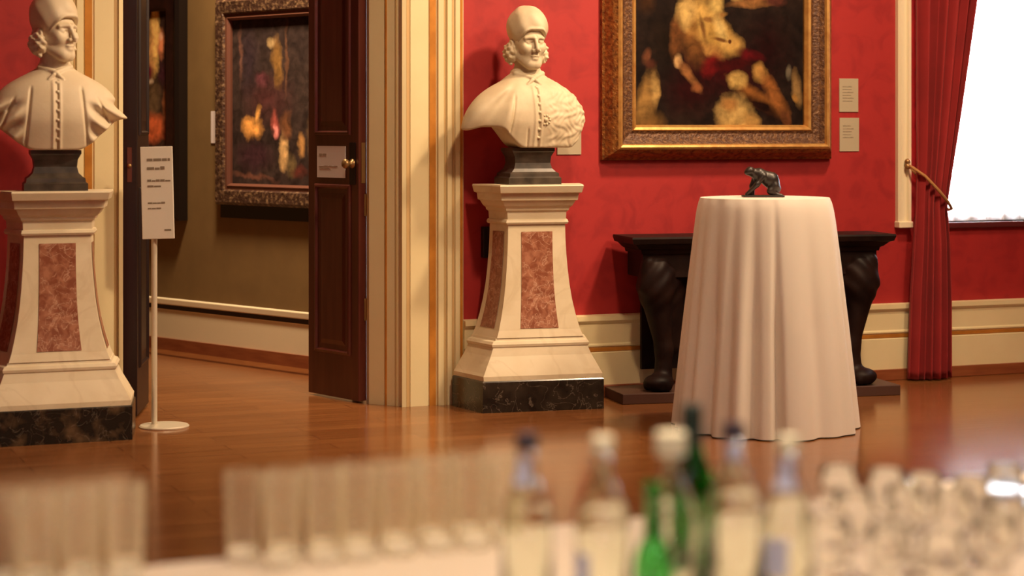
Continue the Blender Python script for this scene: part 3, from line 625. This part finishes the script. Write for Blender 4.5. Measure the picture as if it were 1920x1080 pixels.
# ------------------------------------------------------------------ busts
HS = 1.10
def head_field(H, yaw, tilt, P, cap_only=False):
    return HS * head_local(H, yaw, tilt, P, cap_only)
def head_local(H, yaw, tilt, P, cap_only=False, curls=1.0):
    c, s = math.cos(yaw), math.sin(yaw); ct_, st_ = math.cos(tilt), math.sin(tilt)
    x0, y0, z = (P[0] - H[0]) / HS, (P[1] - H[1]) / HS, (P[2] - H[2]) / HS
    x, y = c * x0 + s * y0, -s * x0 + c * y0
    y, z = ct_ * y + st_ * z, -st_ * y + ct_ * z
    Q = (x, y, z); AX = np.abs(x); QM = (AX, y, z)
    capf = ell(Q, (0, .012, .068), (.099, .114, .107)) + 0.003 * np.sin(x * 60 + z * 40) * np.sin(y * 50)
    rim = .056 - .098 * sstep(np.arctan2(AX, -y + .01), R(12), R(78))
    hat = smax(capf, rim - z, .008)
    roll = np.abs(z - rim - .006) < .012
    if cap_only:
        return hat - .005 * np.exp(-((z - rim - .008) / .007) ** 2)
    F = ell(Q, (0, .015, .03), (.082, .100, .102))
    F = smin(F, ell(Q, (0, -.032, -.035), (.062, .066, .090)), .03)
    F = smin(F, ell(Q, (0, -.070, -.108), (.030, .024, .022)), .03)                 # chin
    F = smin(F, cap(QM, (.05, -.02, -.075), (.02, -.07, -.11), .022, .018), .03)     # jaw
    F = smin(F, sph(QM, (.042, -.070, -.030), .022), .025)                          # cheekbone
    F = smin(F, cap(QM, (.010, -.096, .020), (.046, -.078, .016), .011, .009), .012) # brow
    F = smax(F, -ell(QM, (.032, -.105, -.003), (.022, .027, .015)), .012)            # eye socket
    F = smin(F, ell(QM, (.031, -.077, -.004), (.0145, .0125, .011)), .004)           # eyeball
    F = smin(F, cap(QM, (.016, -.090, .004), (.045, -.079, .002), .0042), .004)      # upper lid
    F = smin(F, cap(QM, (.018, -.088, -.013), (.043, -.078, -.012), .0035), .005)    # lower lid
    F = smin(F, cap(Q, (0, -.098, .012), (0, -.123, -.034), .0075, .0105), .010)      # nose
    F = smin(F, sph(QM, (.014, -.108, -.042), .0095), .008)
    F = smax(F, -sph(QM, (.008, -.114, -.053), .0055), .004)
    F = smin(F, ell(Q, (0, -.094, -.068), (.021, .012, .007)), .008)
    F = smin(F, ell(Q, (0, -.092, -.082), (.016, .011, .008)), .010)
    F = smax(F, -ell(Q, (0, -.109, -.0745), (.019, .0065, .0022)), .004)              # line of the lips
    F = smin(F, ell(QM, (.083, .010, -.020), (.011, .020, .030)), .006)              # ear
    F = smax(F, -ell(QM, (.094, .004, -.018), (.007, .010, .017)), .004)
    cur = np.sin(x * 120 + z * 60) * np.sin(y * 110 - z * 95) * .006 + np.sin(z * 230 + y * 80) * .003
    F = smin(F, ell(QM, (.084, .018, -.062), (.029, .048, .052)) + cur * curls, .008)    # locks at the sides
    F = smin(F, ell(Q, (0, .070, -.05), (.082, .045, .065)) + cur * curls, .012)
    return F

def bust_field(P, style):
    x, y, z = P
    x = np.where(x < 0, x * (.90 if style == 'plain' else 1.0), x)
    z0_ = np.array([-.2, 0, .08, .14, .20, .25, .29, .32, .345, .37, .40, .43, .6]); w0_ = np.array([.325, .328, .326, .322, .310, .288, .258, .222, .182, .130, .080, .062, .060])
    d0_ = np.array([.125, .13, .142, .15, .15, .144, .136, .124, .110, .090, .070, .062, .060]); y0_ = np.array([.0, -.01, -.02, -.025, -.022, -.015, -.008, -.002, .005, .008, .012, .012, .012])
    zz = np.linspace(-.2, .6, 321); ker = np.hanning(33); ker /= ker.sum()
    def sm(a): b = np.interp(zz, z0_, a); return np.convolve(np.pad(b, 16, 'edge'), ker, 'valid')
    ww, dd, yy = sm(w0_), sm(d0_), sm(y0_)
    wv = np.interp(z, zz, ww); dv = np.interp(z, zz, dd); yv = np.interp(z, zz, yy)
    q = np.sqrt((x / wv) ** 2 + ((y - yv) / dv) ** 2 + 1e-6); F = (q - 1) * np.minimum(wv, dv) * 0.85
    front = sstep(-y, -.03, .05)
    ax = np.abs(x)
    # folds running out from the collar over the arms
    an = np.arctan2(x, .40 - z)
    side = sstep(ax, .09, .16)
    if style == 'plain':
        F = F + .0105 * np.sin(an * 15 + 6 * x + z * 9) * side * sstep(-x, .02, .1) + .003 * np.sin(an * 9 + 1 + z * 14) * side * sstep(-x, 0, .1)
        F = F + (.0022 * np.sin(x * 37 + z * 83 + 1.3 * np.sin(z * 31)) * np.sin(z * 53 - x * 61 + 1.1 * np.sin(x * 43)) + .0016 * np.sin(x * 131 + 2 * np.sin(z * 57)) * np.sin(z * 117 - 2 * np.sin(x * 49))) * sstep(x, .03, .1)
        F = F + .008 * np.exp(-((x + .105 + (.3 - z) * .16 - .10 * 0) / .006) ** 2) * front * sstep(.30 - z, 0, .05) * sstep(z, .03, .1)
        F = F + .006 * np.exp(-((x + .055 + (.3 - z) * -.02) / .005) ** 2) * front * sstep(.12 - z, 0, .04)
    else:
        F = F + .0135 * np.sin(z * 62 + ax * 42 + 1.2 * np.sin(x * 9)) * sstep(ax, .13, .2) * sstep(.26 - z, 0, .06)
        F = F + .009 * np.exp(-((ax - .118 - (.3 - z) * .10) / .006) ** 2) * front * sstep(.32 - z, 0, .05)
        F = F + .007 * np.exp(-((ax - .20 - (.24 - z) * .45) / .007) ** 2) * sstep(.27 - z, 0, .05)
    F = F + .006 * np.exp(-((x - .004) / .004) ** 2) * front * sstep(.35 - z, 0, .03)               # closure
    F = F - .004 * np.exp(-((ax - .016) / .007) ** 2) * front * sstep(.35 - z, 0, .03)
    for i in range(7): F = smin(F, sph(P, (.004, np.interp(.325 - i * .045, zz, yy) - np.interp(.325 - i * .045, zz, dd) * .99, .325 - i * .045), .0075), .003)
    F = smax(F, z - .43, .02)
    # standing collar with two points
    F = smin(F, cap((ax, y, z), (.0, -.086, .372), (.072, -.03, .400), .013, .013), .006)
    F = smin(F, cap((ax, y, z), (.072, -.03, .400), (.062, .05, .41), .013), .006)
    F = smin(F, cap((ax, y, z), (.010, -.098, .362), (.034, -.106, .340), .010, .007), .004)
    # neck
    F = smin(F, cap(P, (0, .012, .36), (0, .012, .50), .070, .066), .02)
    # cut of the arms and underside
    if style == 'plain':
        zb = .112 * sstep(-x, .055, .20) + .02 * sstep(-x, .24, .33) * -1 + .155 * sstep(x, .19, .335) ** 1.4
    else:
        zb = .135 * sstep(-x, .09, .34) + .15 * sstep(x, .085, .33) ** 1.1
    F = smax(F, zb - z + .25 * np.clip(y + .02, 0, 1) * sstep(ax, .05, .2), .012)
    F = smax(F, y - .115, .02)
    F = smax(F, .0 - z, .006)
    return F

def bust(loc, label, style, mm, head, yaw, tilt, rot, zscale=1.0):
    t = thing('portrait_bust', label, 'sculpture', (*loc, 1.198), rot)
    # stone socle
    def rg(z, x, y): return [(-x, -y, z), (x, -y, z), (x, y, z), (-x, y, z)]
    fin('socle', loft(bmesh.new(), [rg(0, .150, .115), rg(.035, .150, .115), rg(.042, .140, .108), rg(.06, .138, .106), rg(.068, .125, .096), rg(.085, .108, .084), rg(.115, .100, .078), rg(.15, .104, .082), rg(.172, .116, .09), rg(.178, .120, .094), rg(.195, .120, .094)]), M['socle'], t)
    vox = 0.0042; lo = (-.40, -.215, -.02); hi = (.40, .165, .82)
    P = grid(lo, hi, vox); F = bust_field(P, style) + 0 * (P[0] + P[1] + P[2])
    k0 = int((.34 - lo[2]) / vox); i0 = int((-.17 - lo[0]) / vox); i1 = int((.17 - lo[0]) / vox)
    sub = (P[0][i0:i1], P[1], P[2][:, :, k0:])
    F[i0:i1, :, k0:] = smin(F[i0:i1, :, k0:], head_field(head, yaw, tilt, sub), .010)
    v, f = nets(F, lo, vox); fg = raw('figure', v, f, mm, t, True); fg.location = (0, 0, .195)
    Pc = grid((-.17, -.2, .50), (.17, .165, .82), .004); Fc = head_field(head, yaw, tilt, Pc, True) + 0 * (Pc[0] + Pc[1] + Pc[2])
    v, f = nets(Fc, (-.17, -.2, .50), .004); cp = raw('cap', v, f, mm, t, True); cp.location = (0, 0, .195)
    return t
b1 = bust((0.085, 10.93), 'weathered marble bust in a cap with a medallion, right of the doorway', 'plain', M['statuary'], (-.005, -.012, .574), R(4), R(4), R(20))
bm = bmesh.new()
for k in range(10):
    a = 2 * math.pi * k / 10; bmesh.ops.create_icosphere(bm, subdivisions=2, radius=.0075, matrix=Matrix.Translation((.024 * math.cos(a), 0, .024 * math.sin(a))))
bmesh.ops.create_icosphere(bm, subdivisions=2, radius=.013)
fin('medallion', bm, M['statuary'], b1, True, (.038, -.170, .345))
bust((-2.215, 9.82), 'smoother marble bust in a cap with draped cape, left of the doorway', 'draped', M['statuary_warm'], (0, -.015, .576), R(40), R(0), R(16))

# ------------------------------------------------------------------ notice stand by the doorway
ss = thing('notice_stand', 'pale metal notice stand with tall white panel beside the left pedestal', 'sign', (-1.745, 10.17, 0))
fin('base_disc', lathe(bmesh.new(), [(0, 0), (.123, 0), (.125, .006), (.119, .012), (0, .018)], 40), M['steel'], ss, 30)
fin('pole', lathe(bmesh.new(), [(0.015, .012), (.015, 1.38)], 20, -0.05, 0.0), M['steel'], ss, 30)
pn = fin('panel', B(-.08, .08, -.028, -.014, .945, 1.407, bevel=.002), M['paper'], ss); pn.rotation_euler = (0, R(-1.4), 0); pn.location = (-.002, 0, 0)
for z, x0, x1, h in ((1.335, -.048, .068, .013), (1.292, -.048, .040, .013), (1.232, -.048, .072, .009), (1.205, -.048, .02, .009), (1.122, -.048, .042, .007), (1.095, -.048, .018, .007), (.985, .032, .072, .010)):
    bm = bmesh.new(); words_line(bm, x0, x1, -.0282, z, h, -1); fin('text_line', bm, M['ink'], pn)

# ------------------------------------------------------------------ console table with paw feet
TC = math.atan(0.25)
cx_, cy_ = 1.36, 11.18
cs = thing('console_table', 'dark carved console table with paw feet behind the white cloth', 'table', (cx_ + .045, cy_ - 0.0, 0), TC)
HW = .775; DP = .37
fin('platform', B(-.83, .80, 0, DP + .01, 0, .058, bevel=.004), M['platform'], cs)
def mould(z, x, y): return [(-x, y, z), (x, y, z), (x, DP, z), (-x, DP, z)]
fin('tabletop', loft(bmesh.new(), [mould(.81, .70, .07), mould(.83, .705, .065), mould(.838, .72, .05), mould(.862, .745, .025), mould(.868, .765, .008), mould(.895, .775, 0), mould(.905, .772, .003)]), M['ebony'], cs)
fin('frieze', B(-.69, .69, .08, DP - .01, .68, .81), M['ebony'], cs)
fin('back_board', B(-.62, .62, DP - .05, DP - .02, .15, .70), M['ebony'], cs)
def leg_field(s):
    def fn(P):
        Q = (P[0] * s, P[1], P[2])
        F = ell(Q, (.60, .12, .66), (.105, .10, .15))
        F = smin(F, cap(Q, (.605, .12, .60), (.555, .12, .28), .088, .045), .05)
        F = smin(F, cap(Q, (.50, .2, .70), (.47, .22, .30), .10, .06), .05)
        F = smin(F, cap(Q, (.555, .12, .28), (.562, .115, .15), .045, .05), .04)
        F = smin(F, ell(Q, (.60, .075, .105), (.085, .075, .048)), .03)
        for dx, dy in ((.655, .075), (.635, .035), (.60, .012), (.565, .01)):
            F = smin(F, sph(Q, (dx, dy + .02, .088), .027), .008)
        F = smin(F, cap(Q, (.655, .09, .76), (.675, .08, .62), .04, .03), .02)       # scroll at the knee
        F = F + .003 * np.sin(Q[2] * 60 + Q[0] * 60) * sstep(Q[2], .45, .6)
        return smax(F, .057 - P[2], .004)
    return fn
for s in (-1, 1):
    lo = (.36, -.06, .04) if s > 0 else (-.74, -.06, .04); hi = (.74, .33, .84) if s > 0 else (-.36, .33, .84)
    sculpt('paw_leg', leg_field(s), lo, hi, .008, M['ebony'], cs)

# ------------------------------------------------------------------ cocktail table and statuette
TX, TY, TZ = 1.266, 10.15, 1.152
dt = thing('draped_cocktail_table', 'tall round cocktail table under a floor-length white cloth', 'table', (TX, TY, 0))
v, f = [], []; NA, NR = 360, 60
folds = [(-2.95, .10), (-2.62, .10), (-2.33, .09), (-2.02, .11), (-1.72, .085), (-1.36, .10), (-0.95, .13), (-0.5, .12)]
def cloth_r(th, t):
    r = .325 + .012 * (1 - math.exp(-t * 30)) + .133 * t ** 0.92
    g = 0
    for k, wd, am in ((-2.98, .10, 1.0), (-2.70, .08, .9), (-2.42, .10, 1.2), (-2.12, .075, .8), (-1.84, .075, 1.1), (-1.55, .045, 1.0), (-1.05, .10, .55), (-.70, .10, .4), (-.25, .12, .7), (.2, .1, 1), (.6, .1, 1), (1.0, .1, 1), (1.4, .1, 1), (1.8, .1, 1), (2.2, .1, 1), (2.6, .1, 1), (3.0, .1, .8)):
        d = (th - k + math.pi) % (2 * math.pi) - math.pi
        g -= am * math.exp(-(d / wd) ** 2)
    g += .25 * math.sin(th * 9 + 1)
    return r + g * .043 * min(1, t * 1.6 + .12 * (t > 0.004)) * (0.55 + .6 * t)
for j in range(NR + 1):
    t = j / NR
    for i in range(NA):
        th = -math.pi + 2 * math.pi * i / NA; r = cloth_r(th, t)
        z = TZ - .004 - (TZ - .012) * t if j else TZ
        if j == 0: r = .322
        if j == NR: z = 0.006
        v.append((r * math.cos(th), r * math.sin(th), z))
for j in range(NR):
    for i in range(NA): f.append((j * NA + i, (j + 1) * NA + i, (j + 1) * NA + (i + 1) % NA, j * NA + (i + 1) % NA))
f.append(tuple(range(NA)))
raw('tablecloth', v, f, M['linen'], dt, 50)
fin('tabletop', lathe(bmesh.new(), [(0, TZ - .03), (.31, TZ - .03), (.31, TZ - .004), (0, TZ - .004)], 40), M['white_wood'], dt)
fin('pole', lathe(bmesh.new(), [(.035, .02), (.035, TZ - .03)], 20), M['steel'], dt)
fin('base_plate', lathe(bmesh.new(), [(0, 0), (.26, 0), (.26, .02), (0, .03)], 32), M['steel'], dt)
stt = thing('statuette', 'small dark bronze statuette of a crouching figure on the white draped table', 'sculpture', (TX - .003, TY + .05, TZ))
stt.scale = (1.12, 1.12, 1.12)
def st_field(P):
    F = sph(P, (-.060, -.012, .118), .020)
    F = smin(F, ell(P, (-.072, -.018, .112), (.014, .012, .012)), .01)
    F = smin(F, cap(P, (-.045, 0, .108), (-.020, 0, .103), .019, .025), .015)
    F = smin(F, cap(P, (-.015, 0, .100), (.035, 0, .078), .027, .033), .02)
    F = smin(F, cap(P, (.035, 0, .075), (.055, 0, .040), .033, .026), .02)
    F = smin(F, cap(P, (.050, -.02, .05), (.030, -.028, .028), .020, .015), .012)
    F = smin(F, cap(P, (.030, -.028, .028), (.062, -.025, .010), .013, .011), .01)
    F = smin(F, cap(P, (.050, .02, .05), (.060, .022, .010), .022, .013), .012)
    F = smin(F, cap(P, (.062, -.025, .010), (.080, -.028, .008), .010, .008), .006)
    F = smin(F, cap(P, (.000, -.026, .095), (-.030, -.034, .058), .013, .011), .01)
    F = smin(F, cap(P, (-.030, -.034, .058), (-.075, -.030, .014), .011, .009), .01)
    F = smin(F, cap(P, (-.030, .020, .098), (-.045, .022, .050), .014, .012), .01)
    F = smin(F, cap(P, (-.045, .022, .050), (-.048, .018, .012), .012, .012), .01)
    return F
sculpt('figure', st_field, (-.11, -.07, -.01), (.11, .07, .16), .0022, M['bronze'], stt)
fin('base', B(-.092, .092, -.05, .05, 0, .009, bevel=.003), M['bronze'], stt)

# ------------------------------------------------------------------ the bar in the foreground
G = Vector((.894, .447, 0)); N_ = Vector((.447, -.894, 0)); E0 = Vector((0, 3.84, 0)); GA = math.atan2(.447, .894); TT = 0.74
bt = thing('draped_bar_table', 'long bar table under a white cloth in the blurred foreground', 'table', E0, GA)
bm = bmesh.new(); box(bm, -1.5, 1.75, -1.35, 0, TT - .012, TT, bevel=.005)
v, f = [], []
per = [(-1.5, 0), (1.75, 0), (1.75, -1.35), (-1.5, -1.35)]; pts = []
for (x0, y0), (x1, y1) in zip(per, per[1:] + per[:1]):
    L_ = math.hypot(x1 - x0, y1 - y0); n_ = int(L_ / .02)
    for i in range(n_): pts.append((x0 + (x1 - x0) * i / n_, y0 + (y1 - y0) * i / n_))
cxm, cym = .125, -.675; n_ = len(pts)
for j in range(13):
    t = j / 12
    for i, (x, y) in enumerate(pts):
        k = 1 + (.012 + .010 * math.sin(i * .55) + .006 * math.sin(i * .23)) * t
        v.append((cxm + (x - cxm) * k, cym + (y - cym) * (1 + (k - 1) * 2.0), TT - .004 - (TT - .01) * t))
for j in range(12):
    for i in range(n_): f.append((j * n_ + i, j * n_ + (i + 1) % n_, (j + 1) * n_ + (i + 1) % n_, (j + 1) * n_ + i))
me = bpy.data.meshes.new('skirt'); me.from_pydata(v, [], f); bm.from_mesh(me); bpy.data.meshes.remove(me)
fin('tablecloth', bm, M['bar_linen'], bt, 40)
def on_table(s, q): p = E0 + G * s + N_ * q; return (p.x, p.y, TT + .0005)

def copy_tree(o):
    c = o.copy(); C.objects.link(c)
    for ch in o.children: d = ch.copy(); C.objects.link(d); d.parent = c
    return c
def place(proto, used, loc, label, group=None, rot=None):
    o = proto if not used[0] else copy_tree(proto); used[0] = True
    o.location = loc; o['label'] = label
    if group: o['group'] = group
    elif 'group' in o: del o['group']
    if rot is not None: o.rotation_euler = (0, 0, rot)
    return o
# tall tumblers
H_ = .158
bm = bmesh.new(); tum = thing('tumbler', 'x', 'glass'); used = [False]
def open_lathe(bm, prof, n=36):
    return loft(bm, [[(r * math.cos(2 * math.pi * i / n), r * math.sin(2 * math.pi * i / n), z) for i in range(n)] for r, z in prof], cap=False)
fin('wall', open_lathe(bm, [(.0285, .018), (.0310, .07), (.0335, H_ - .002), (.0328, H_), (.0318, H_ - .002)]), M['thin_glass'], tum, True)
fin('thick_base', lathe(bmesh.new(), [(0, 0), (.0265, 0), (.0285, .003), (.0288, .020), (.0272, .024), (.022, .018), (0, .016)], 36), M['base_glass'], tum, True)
ordn = ['first', 'second', 'third', 'fourth', 'fifth', 'sixth', 'seventh', 'eighth', 'ninth']
def rows(lst, cluster, group):
    for (rowname, n, s0, ds, q) in lst:
        for i in range(n):
            place(tum, used, on_table(s0 + ds * i + random.uniform(-.005, .005), q + random.uniform(-.006, .006)), f'tall clear tumbler, {ordn[i]} from left in the {rowname} row {cluster}', group)
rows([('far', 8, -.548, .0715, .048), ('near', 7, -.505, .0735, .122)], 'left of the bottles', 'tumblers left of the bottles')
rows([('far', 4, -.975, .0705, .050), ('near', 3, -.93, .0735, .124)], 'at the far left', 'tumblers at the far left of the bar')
# stemmed glasses
bm = bmesh.new(); lathe(bm, [(0, 0), (.031, 0), (.032, .002), (.012, .006), (.0045, .012), (.004, .058), (.010, .066), (.026, .078), (.034, .095), (.0355, .112), (.031, .150), (.030, .151), (.0295, .149), (.034, .112), (.0325, .096), (.025, .081), (.008, .070), (0, .068)], 36)
bm.free()
gob = thing('wine_glass', 'x', 'glass')
fin('bowl', lathe(bmesh.new(), [(0, .066), (.010, .067), (.026, .078), (.034, .095), (.0355, .112), (.031, .150), (.030, .151), (.0295, .149), (.034, .112), (.0325, .096), (.025, .081), (.008, .071), (0, .069)], 36), M['glass'], gob, True)
fin('stem_and_foot', lathe(bmesh.new(), [(0, 0), (.031, 0), (.032, .002), (.012, .006), (.0045, .012), (.004, .058), (.008, .0655), (0, .0658)], 28), M['glass'], gob, True); used_g = [False]
for rn, Z, xs in (('far', 3.62, (1570, 1650, 1732, 1812, 1896)), ('middle', 3.36, (1610, 1706, 1798, 1888)), ('near', 3.12, (1560, 1660, 1760, 1862))):
    for i, X in enumerate(xs):
        z_ = Z + random.uniform(-.09, .09); X += random.uniform(-14, 14); place(gob, used_g, ((X - 960) * z_ / 3800, z_, TT + .0005), f'stemmed wine glass, {ordn[i]} from left in the {rn} row right of the bottles', 'wine glasses right of the bottles')
# bottles
def bottle(label, X, Z, h, rad, gm_, cm, neck=.34, cap_h=.02, cap_r=None, shoulder=.62, labels=()):
    x = (X - 960) * Z / 3800
    t = thing('bottle', label, 'bottle', (x, Z, TT + .0005))
    rn = .0125; sh = h * shoulder; nk = h * (shoulder + .20)
    out = [(0, 0.004), (rad * .5, .002), (rad * .92, 0), (rad, .006), (rad, sh * .96), (rad * .97, sh), (rad * .80, sh + (nk - sh) * .35), (rad * .52, sh + (nk - sh) * .7), (rn + .002, nk), (rn, h * .93), (rn + .002, h * .94), (rn + .002, h * .985), (rn * .8, h)]
    inn = [(rn * .75, h - .001), (rn * .75, nk), (rad * .46, sh + (nk - sh) * .68), (rad * .74, sh + (nk - sh) * .33), (rad - .004, sh * .95), (rad - .004, .012), (rad * .5, .010), (0, .012)]
    fin('body', lathe(bmesh.new(), out + inn, 36), gm_, t, True)
    cr_ = cap_r or rn + .0045
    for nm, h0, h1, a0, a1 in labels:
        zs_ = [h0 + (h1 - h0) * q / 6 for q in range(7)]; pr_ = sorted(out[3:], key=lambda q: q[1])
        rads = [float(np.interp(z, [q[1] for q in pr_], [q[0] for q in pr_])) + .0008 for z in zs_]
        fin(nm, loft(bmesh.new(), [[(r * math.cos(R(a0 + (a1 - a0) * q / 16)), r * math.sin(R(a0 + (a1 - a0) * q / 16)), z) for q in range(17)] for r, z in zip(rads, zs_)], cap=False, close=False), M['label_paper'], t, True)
    fin('cap', lathe(bmesh.new(), [(rn + .0025, h - cap_h), (cr_, h - cap_h), (cr_, h + .001), (cr_ * .85, h + .004), (0, h + .004)], 24), cm, t, 40)
    return t
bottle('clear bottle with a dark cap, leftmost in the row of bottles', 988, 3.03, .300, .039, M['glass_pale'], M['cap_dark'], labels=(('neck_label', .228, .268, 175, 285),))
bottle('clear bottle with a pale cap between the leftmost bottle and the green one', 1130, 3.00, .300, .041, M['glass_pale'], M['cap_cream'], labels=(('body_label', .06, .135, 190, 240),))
bottle('clear bottle with a broad cream cap directly behind the bright green bottle', 1258, 3.04, .300, .042, M['glass_pale'], M['cap_cream'], cap_h=.03, cap_r=.024)
bottle('short bright green bottle at the front of the row of bottles', 1226, 2.92, .245, .030, M['glass_green'], M['glass_green'], cap_h=.012, cap_r=.0155, shoulder=.56)
bottle('dark green bottle with a tall dark capsule, standing highest behind the others', 1297, 3.26, .312, .036, M['glass_bottle_green'], M['cap_green'], cap_h=.06)
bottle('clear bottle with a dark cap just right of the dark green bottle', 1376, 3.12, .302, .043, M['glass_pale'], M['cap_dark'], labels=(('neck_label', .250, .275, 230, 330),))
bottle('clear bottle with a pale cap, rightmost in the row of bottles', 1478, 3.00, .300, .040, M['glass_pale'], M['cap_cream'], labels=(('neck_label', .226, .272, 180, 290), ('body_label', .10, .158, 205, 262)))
# silver tray added at the right end of the bar to carry a window reflection
bm = bmesh.new()
def rr(x, y, r, z, n=8):
    o = []
    for cx, cy, a0 in ((x - r, y - r, 0), (-x + r, y - r, 90), (-x + r, -y + r, 180), (x - r, -y + r, 270)):
        for k in range(n + 1): a = R(a0 + 90 * k / n); o.append((cx + r * math.cos(a), cy + r * math.sin(a), z))
    return o
loft(bm, [rr(.20, .13, .03, 0), rr(.215, .145, .035, .014), rr(.222, .152, .036, .015), rr(.212, .142, .034, .012), rr(.20, .13, .03, .004)])
tag(fin('window_glint_tray', bm, M['silver'], None, 40, (1.10, 4.20, TT + .0005), GA), 'polished silver tray added to mirror the window light at the right end of the bar', 'tray')
